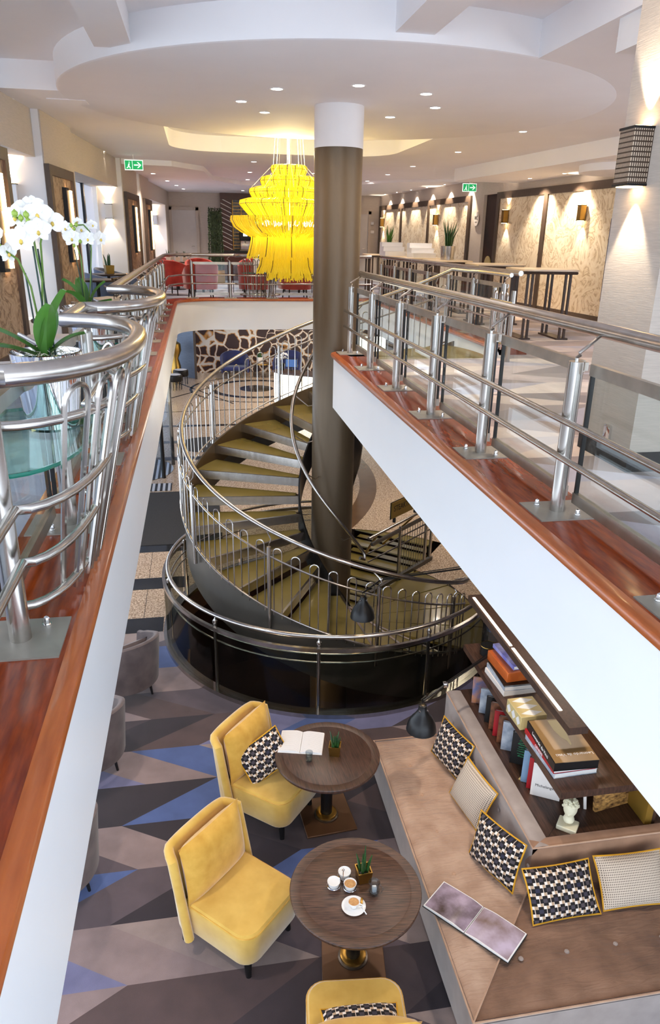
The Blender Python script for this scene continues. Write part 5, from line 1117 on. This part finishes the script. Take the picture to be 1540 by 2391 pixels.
# ---- console, shelf, lamp bar
CN = thing('console', 'dark oak console behind the sofa', 'console', (2.9, 5.0, F))
MB().bx(2.495, 5.0, 4.065, 6.12, F+.76, F+.80).build('top', 'walnut2', CN, world=True); MB().bx(2.5, 5.0, 4.07, 6.1, F, F+.76).build('body', 'darkwood', CN, world=True)
MB().tube([(2.5, 4.07, F+.8005), (2.75, 4.3, F+.8005)], .002, 4).build('mitre_joint', 'black', CN, world=True)
BP = thing('back_panel', 'bronze back panel rising behind the book shelf', 'panel', (3.36, 5.2, F+.8)); MB().bx(3.36, 3.42, 4.1, 6.35, F+.802, F+2.1).build('panel', 'goldpanel', BP, world=True); MB().bx(3.42, 3.45, 4.1, 6.35, F+.802, F+2.1).build('rear_board', 'darkwood', BP, world=True)
SHF = thing('book_shelf', 'thick dark oak shelf carrying stacked art books', 'shelf', (2.95, 5.2, F+1.2)); MB().bx(2.56, 3.36, 4.06, 6.25, F+1.2, F+1.265).build('board', 'walnut2', SHF, world=True)
for y in (4.9, 5.7): MB().bx(3.0, 3.36, y, y+.04, F+1.16, F+1.2).build('bracket', 'blackmetal', SHF, world=True)
LB = thing('lamp_bar', 'long dark lamp bar with two glowing light lines above the shelf', 'lamp', (2.7, 5.3, F+1.7)); MB().bx(2.63, 2.79, 4.2, 6.42, F+1.68, F+1.745).build('housing', 'darkwood', LB, world=True)
for y0, y1 in ((4.42, 5.36), (5.40, 6.36)): MB().bx(2.655, 2.68, y0, y1, F+1.745, F+1.7475).build('light_line', 'strip', LB, world=True)
for y in (4.6, 5.9): MB().bx(2.79, 3.36, y, y+.03, F+1.70, F+1.73).build('bracket', 'blackmetal', LB, world=True)
def book(loc, rz, size, cover, label, title=None, rot=None, group='art books', spine=True):
    """flat book: size = (width x, depth y, thickness z); spine on -x"""
    t = thing('book', label, 'book', loc, rz, group)
    if rot: t.rotation_euler = rot
    w_, d_, h_ = size; c_ = .003
    b = MB(); b.box((0, 0, h_-c_/2), (w_, d_, c_)); b.box((0, 0, c_/2), (w_, d_, c_)); b.box((-w_/2+c_/2, 0, h_/2), (c_, d_, h_-2*c_)); b.build('cover', cover, t)
    b = MB(); b.box((.002, 0, h_/2), (w_-.008, d_-.01, h_-2*c_)); b.build('pages', 'paper', t)
    return t
SZ = F+1.2655
def spine_text(b, txt, size, h_, w_, m='textwhite'):
    text(txt, size, m, b, Matrix.Translation((-w_/2-.0012, 0, h_/2)) @ Matrix(((0, 0, -1, 0), (-1, 0, 0, 0), (0, 1, 0, 0), (0, 0, 0, 1))), 'spine_lettering', .0005)
b1 = book((2.75, 4.47, SZ), 2, (.37, .50, .045), 'bookgrey', 'grey book at the bottom of the near stack on the shelf')
b2 = book((2.74, 4.48, SZ+.046), 1, (.36, .52, .04), 'bookred', 'red book in the middle of the near stack on the shelf'); spine_text(b2, 'GENESIS', .036, .04, .36)
b3 = book((2.745, 4.46, SZ+.087), -2, (.37, .54, .075), 'bookblack', 'thick black and tan art book on top of the near stack'); spine_text(b3, 'Leonardo da Vinci', .042, .075, .37); [ch.data.materials.__setitem__(0, MATS['bookblack']) for ch in b3.children if ch.name.startswith('pages')]
MB().box((.004, 0, .0757), (.362, .53, .0012)).build('cover_print', 'booktan', b3); text('Leonardo da Vinci', .042, 'textwhite', b3, Matrix.Translation((.02, -.18, .0768)) @ Matrix.Rotation(PI, 4, 'Z'), 'title', .0003)
m = MB(); m.add([(-.02, .25, .0768), (.06, .25, .0768), (.075, .12, .0768), (.06, .02, .0768), (.05, -.06, .0768), (.035, -.08, .0768), (.03, -.02, .0768), (.0, .03, .0768), (-.02, .12, .0768)], [tuple(range(9))]); m.build('cover_motif', 'bookbeige', b3)
dbx = thing('patterned_box', 'gold box with white lozenges on the shelf', 'box', (2.67, 4.965, SZ), 2); b = MB(); b.rbox((0, 0, .065), (.24, .28, .13), .003, 1); b.build('body', 'bookbeige', dbx)
for i in range(3): m = MB(); y = -.09+.09*i; m.add([(-.1, y, .131), (0, y-.04, .131), (.1, y, .131), (0, y+.04, .131)], [(0, 1, 2, 3)]); m.build('lozenge', 'porcelain', dbx)
for i in range(3): m = MB(); y = -.09+.09*i; m.add([(-.121, y, .02), (-.121, y-.04, .065), (-.121, y, .11), (-.121, y+.04, .065)], [(0, 1, 2, 3)]); m.build('lozenge', 'porcelain', dbx)
for k, (w_, h_, cv, s) in enumerate(((.36, .05, 'bookwhite', 'lowest'), (.34, .045, 'bookgrey', 'second'), (.33, .012, 'bookblack', 'thin third'))): book((2.78, 5.53, SZ+(.0, .051, .097)[k]), 3-2*k, (w_, .42, h_), cv, 'pale book in the far stack on the shelf, '+s+' from below')
bo = thing('wooden_box', 'orange-brown wooden box in the far stack on the shelf', 'box', (2.77, 5.58, SZ+.11), 4); b = MB(); b.rbox((0, 0, .05), (.27, .42, .1), .004, 1); b.build('body', 'bookorange', bo)
b4 = book((2.79, 5.62, SZ+.211), 5, (.17, .42, .04), 'bookblue', 'blue and white book on top of the far stack')
jr = thing('glass_jar', 'dark glass lantern at the far end of the shelf', 'jar', (2.74, 6.04, SZ)); MB().lathe([(0, 0), (.08, 0), (.08, .1), (.0, .1)], 24).build('base', 'black', jr); MB().lathe([(.078, .1), (.078, .25), (.06, .27)], 24).build('glass', 'glass', jr); MB().lathe([(.081, .095), (.083, .1), (.081, .105)], 24).build('band', 'brass', jr)
# upright books on the console, covers towards the sofa
CZ = F+.8005
def stand(loc, rz, w_, h_, th, cover, label, lean=-8):
    t = thing('standing_book', label, 'book', loc); t['group'] = 'books standing on the console'; t.rotation_euler = (R(lean), 0, R(rz))
    b = MB(); b.box((0, -th/2, h_/2), (w_, .003, h_)); b.box((0, th/2, h_/2), (w_, .003, h_)); b.box((-w_/2, 0, h_/2), (.003, th, h_)); b.build('cover', cover, t)
    b = MB(); b.box((.002, 0, h_/2), (w_-.008, th-.003, h_-.01)); b.build('pages', 'paper', t); return t
stb = stand((2.70, 4.52, CZ), -30, .24, .30, .03, 'bookwhite', 'white art book standing nearest the bust'); text('Michelangelo', .034, 'textblack', stb, Matrix.Translation((0, -.0175, .10)) @ Matrix.Rotation(PI/2, 4, 'X'), 'title', .0004)
stand((2.69, 4.60, CZ), -32, .22, .29, .03, 'bookred', 'red book standing behind the white art book'); stand((2.68, 4.68, CZ), -32, .23, .30, .03, 'booksky', 'pale blue book standing behind the red one')
gb = stand((2.69, 4.93, CZ), -30, .24, .30, .035, 'bookblack', 'black book with a green line drawing on the console')
for k in range(9):
    random.seed(k); m = MB(); q = [(random.uniform(-.07, .07), -.0185, .26-.022*k+random.uniform(-.01, .01)) for _ in range(5)]; m.tube(q, .0022, 4); m.build('line_drawing', 'bookgreen', gb)
for k, (y, cv, s) in enumerate(((5.12, 'bookgrey', 'grey, fifth from the bust'), (5.22, 'bookbrown', 'brown, sixth from the bust'), (5.32, 'bookred', 'dark red, seventh from the bust'), (5.42, 'bookbrown', 'brown, eighth from the bust'), (5.53, 'bookblack', 'black, ninth from the bust'), (5.68, 'bookgrey', 'grey, tenth from the bust'))): stand((2.67, y, CZ), -28, .22, .28-.01*(k % 3), .028, cv, 'book standing on the console, '+s)
stand((2.66, 5.86, CZ), -20, .22, .28, .02, 'bookphoto', 'picture book with a sunny photo at the far end of the console')
lbk = stand((3.2, 4.33, CZ), 10, .34, .28, .03, 'booklibrary', 'book with a library hall photo standing right of the bust'); stand((3.02, 4.42, CZ), 60, .2, .22, .02, 'bookwhite', 'small white book beside the library picture')
book((2.62, 4.78, CZ), 40, (.12, .03, .006), 'bookbeige', 'yellow bookmark strip lying on the console', group='art books')
# ---- bust
BU = thing('bust', 'small cream plaster bust on a square foot on the console', 'bust', (2.73, 4.17, CZ), -40); BU.scale = (1.3, 1.3, 1.3)
b = MB(); b.rbox((0, 0, .016), (.12, .10, .032), .004, 1); b.build('foot', 'cream_stone', BU); MB().tube([(0, 0, .03), (0, 0, .06)], .008, 8).build('pin', 'brass', BU)
h = MB(); prof = [(0, .05), (.03, .055), (.034, .07), (.028, .085), (.026, .1), (.032, .115), (.04, .135), (.042, .16), (.04, .185), (.028, .205), (0, .212)]
def hd(u, v):
    i = v*(len(prof)-1); k = min(int(i), len(prof)-2); f_ = i-k; r = prof[k][0]*(1-f_)+prof[k+1][0]*f_; z = prof[k][1]*(1-f_)+prof[k+1][1]*f_; a = 2*PI*u
    y = r*math.sin(a); x = r*math.cos(a)
    front = max(0, -math.sin(a))
    if .11 < z < .19: y -= front**6*.006; 
    if .138 < z < .158: y -= front**30*.012
    if .158 < z < .168: y += (math.exp(-((a-4.4)/.16)**2)+math.exp(-((a-5.03)/.16)**2))*.005
    return (x, y*1.1, z)
h.grid(hd, 28, 26, True); h.build('head', 'cream_stone', BU)
m = MB(); random.seed(11)
for k in range(70):
    a = random.uniform(0, 2*PI); z = random.uniform(.155, .215); fr_ = math.sin(a) < -.3
    if fr_ and z < .188: z = random.uniform(.188, .214)
    r = .043*math.sqrt(max(.05, 1-((z-.165)/.055)**2)); c_ = Vector((r*math.cos(a), r*math.sin(a)*1.1, z)); m.lathe([(0, -.010), (.009, -.004), (.009, .004), (0, .010)], 6, c_)
m.build('curls', 'cream_stone', BU, kind='stuff')
# ---- black reading lamps on long arms
def task_lamp(base, elbow, head, label, post=None):
    t = thing('reading_lamp', label, 'lamp', base); B, E_, H_ = Vector(base), Vector(elbow), Vector(head)
    MB().tube([B, E_], .011, 8).build('arm', 'blackmetal', t, world=True); MB().tube([B+Vector((0, 0, .03)), E_+Vector((0, 0, .02))], .006, 6).build('arm', 'blackmetal', t, world=True); MB().tube([E_, H_+Vector((0, 0, .02))], .010, 8).build('forearm', 'blackmetal', t, world=True)
    m = MB(); m.rbox(E_, (.05, .05, .05), .012); m.build('elbow_joint', 'chrome', t, world=True)
    if post: MB().tube([B+Vector((0, 0, .1)), (B.x, B.y, post)], .02, 10).build('post', 'blackmetal', t, world=True)
    h0 = H_+Vector((0, 0, -.02))
    MB().lathe([(.02, .0), (.035, -.005), (.04, -.055), (.058, -.085), (.064, -.1), (.1, -.145), (.127, -.205), (.138, -.265), (.134, -.265), (.12, -.205), (.06, -.1)], 28, h0).build('shade', 'blackmetal', t, world=True)
    for s in (-1, 1): m = MB(); m.lathe([(0, .01), (.01, .004), (.01, -.004), (0, -.01)], 8, h0+Vector((.036*s, -.03, -.045))); m.build('screw', 'chrome', t, world=True)
    MB().tube([h0, h0+Vector((-.02, 0, .06)), h0+Vector((.03, .02, .08)), H_+Vector((.06, .05, .02))], .004, 6).build('cable', 'black', t, world=True)
    MB().lathe([(0, -.2), (.03, -.2), (.035, -.16), (0, -.12)], 12, h0).build('bulb', 'lamp_warm', t, world=True)
task_lamp((3.36, 6.2, F+1.5), (2.11, 5.5, F+1.32), (1.83, 5.28, F+1.30), 'black reading lamp over the far end of the sofa')
task_lamp((3.30, 7.45, F+1.58), (1.93, 7.35, F+1.52), (1.66, 7.06, F+1.50), 'black reading lamp in front of the spiral stairs', post=F)
# ================================================================== LOBBY
RD = thing('reception_desk', 'glowing white reception desk in the lobby', 'desk', (3.4, 23.2, F))
MB().prism([(2.35, 23.9), (2.55, 23.45), (4.6, 22.2), (5.0, 22.5), (2.6, 24.2)], F+.05, F+1.05).build('front', 'deskglow', RD, world=True); MB().prism([(2.28, 23.9), (2.5, 23.38), (4.6, 22.1), (5.1, 22.5), (2.6, 24.3)], F+1.05, F+1.1).build('worktop', 'walnut2', RD, world=True)
for k in range(5): f_ = (k+.5)/5; MB().box((2.55+2.05*f_, 23.44-1.25*f_, F+.55), (.012, .03, .98), (0, 0, R(-31))).build('panel_joint', 'bookbeige', RD, world=True)
for k, (x, y, s) in enumerate(((2.9, 23.75, 'left'), (4.0, 23.0, 'right'))):
    t = thing('monitor', 'black monitor on the reception desk, '+s, 'monitor', (x, y, F+1.1), -20); b = MB(); b.box((0, 0, .25), (.4, .03, .28)); b.build('housing', 'black', t); b = MB(); b.box((0, -.017, .25), (.36, .004, .24)); b.build('screen', 'screen', t); b = MB(); b.box((0, .02, .06), (.05, .03, .12)); b.build('stand', 'black', t)
MB().bx(4.2, 6.5, 25.6, 26.0, F, F+1.9).build('backlit_panel', 'deskglow', label='glowing white panel behind the reception desk', cat='panel')
lc = tub_chair('lobby_chair', 'navy velvet lobby chair left of the small table', 'navy', 'navy', (1.3, 28.9, F), -90, 'navy lobby chairs', h=.95, w_=.5); dup(lc, (3.4, 28.9, F), -110, 'navy velvet lobby chair beside the reception desk')
st = thing('side_table', 'dark round lobby side table with a potted plant', 'table', (2.35, 28.9, F)); MB().lathe([(0, .5), (.35, .5), (.35, .53), (0, .53)], 28).build('top', 'brass', st)
for k in range(16): a = 2*PI*k/16; MB().tube([(.32*math.cos(a), .32*math.sin(a), 0), (.32*math.cos(a), .32*math.sin(a), .5)], .008, 5).build('rod', 'blackmetal', st)
small_plant((2.3, 28.9, F+.53), 'white pot with a green plant on the lobby side table', 3.2, 'bookwhite', 9, .1, square=False)
orc = thing('lobby_flowers', 'cream flower arrangement at the end of the reception desk', 'flowers', (2.62, 23.95, F+1.1)); MB().lathe([(0, 0), (.07, 0), (.09, .22), (0, .22)], 16).build('vase', 'black', orc); m = MB(); random.seed(2)
for k in range(40): a = random.uniform(0, 6.28); r = random.uniform(0, .2); m.lathe([(0, -.04), (.04, 0), (0, .04)], 6, (r*math.cos(a), r*math.sin(a), .45+random.uniform(-.1, .12)))
m.build('blossoms', 'petal', orc, kind='stuff')
def stool(loc, label):
    t = thing('drum_stool', label, 'stool', loc, 0, 'dark drum stools in the lobby'); MB().lathe([(0, .3), (.26, .3), (.28, .34), (.28, .5), (.25, .53), (0, .53)], 28).build('seat', 'black', t); MB().lathe([(0, .531), (.22, .531), (.23, .535), (0, .536)], 28).build('seat_top', 'seatwhite', t)
    for k in range(14): a = 2*PI*k/14; MB().tube([(.24*math.cos(a), .24*math.sin(a), 0), (.24*math.cos(a), .24*math.sin(a), .32)], .008, 5).build('rod', 'blackmetal', t)
    return t
s0 = stool((-.95, 26.6, F), 'dark drum stool in the lobby, nearer'); dup(s0, (-.75, 27.6, F), None, 'dark drum stool in the lobby, farther')
gs = thing('gold_sculpture', 'shiny gold standing sculpture by the blue panel', 'sculpture', (-.95, 28.6, F)); MB().lathe([(0, 0), (.18, 0), (.2, .5), (.12, .8), (.24, 1.1), (.22, 1.35), (0, 1.5)], 20).build('body', 'brass', gs)
# revolving door and glass beside the entrance
RV = thing('revolving_door', 'glass revolving door with dark posts at the entrance', 'door', (-1.75, 16.9, F))
for a in (-100, -40, 20, 80): MB().tube([(-1.75+1.05*math.cos(R(a)), 16.9+1.05*math.sin(R(a)), F), (-1.75+1.05*math.cos(R(a)), 16.9+1.05*math.sin(R(a)), F+2.4)], .045, 8).build('post', 'black', RV, world=True)
MB().sector((-1.75, 16.9), 1.03, 1.045, -100, 80, F+.05, F+2.3, 24).build('curved_glass', 'pane', RV, world=True)
for a in (-70, 20): q = MB(); q.box((-1.75+.5*math.cos(R(a)), 16.9+.5*math.sin(R(a)), F+1.1), (1.0, .03, 2.1), (0, 0, R(a))); q.build('wing', 'pane', RV, world=True)
MB().sector((-1.75, 16.9), .02, 1.0, 0, 360, F+.004, F+.012, 40).build('ribbed_mat', 'ribmat', RV, world=True)
MB().bx(-3.5, -.75, 15.3, 15.8, F+.002, F+.012).build('ribbed_mat', 'ribmat', kind='stuff', label='ribbed entrance mat in front of the revolving door', cat='mat')
gsn = thing('granite_boulder', 'dark faceted stone sculpture behind the column', 'sculpture', (3.1, 15.2, F)); b = MB(); b.lathe([(0, 0), (.16, 0), (.3, .5), (.34, .9), (.2, 1.3), (0, 1.35)], 9); b.build('stone', 'bookblack', gsn)
# round grey rug seen through the balusters
MB().sector((.05, 19.0), .02, .75, 0, 360, F+.002, F+.01, 40).build('round_mat', 'mat_dark', kind='stuff', label='round grey mat on the lobby floor', cat='mat')
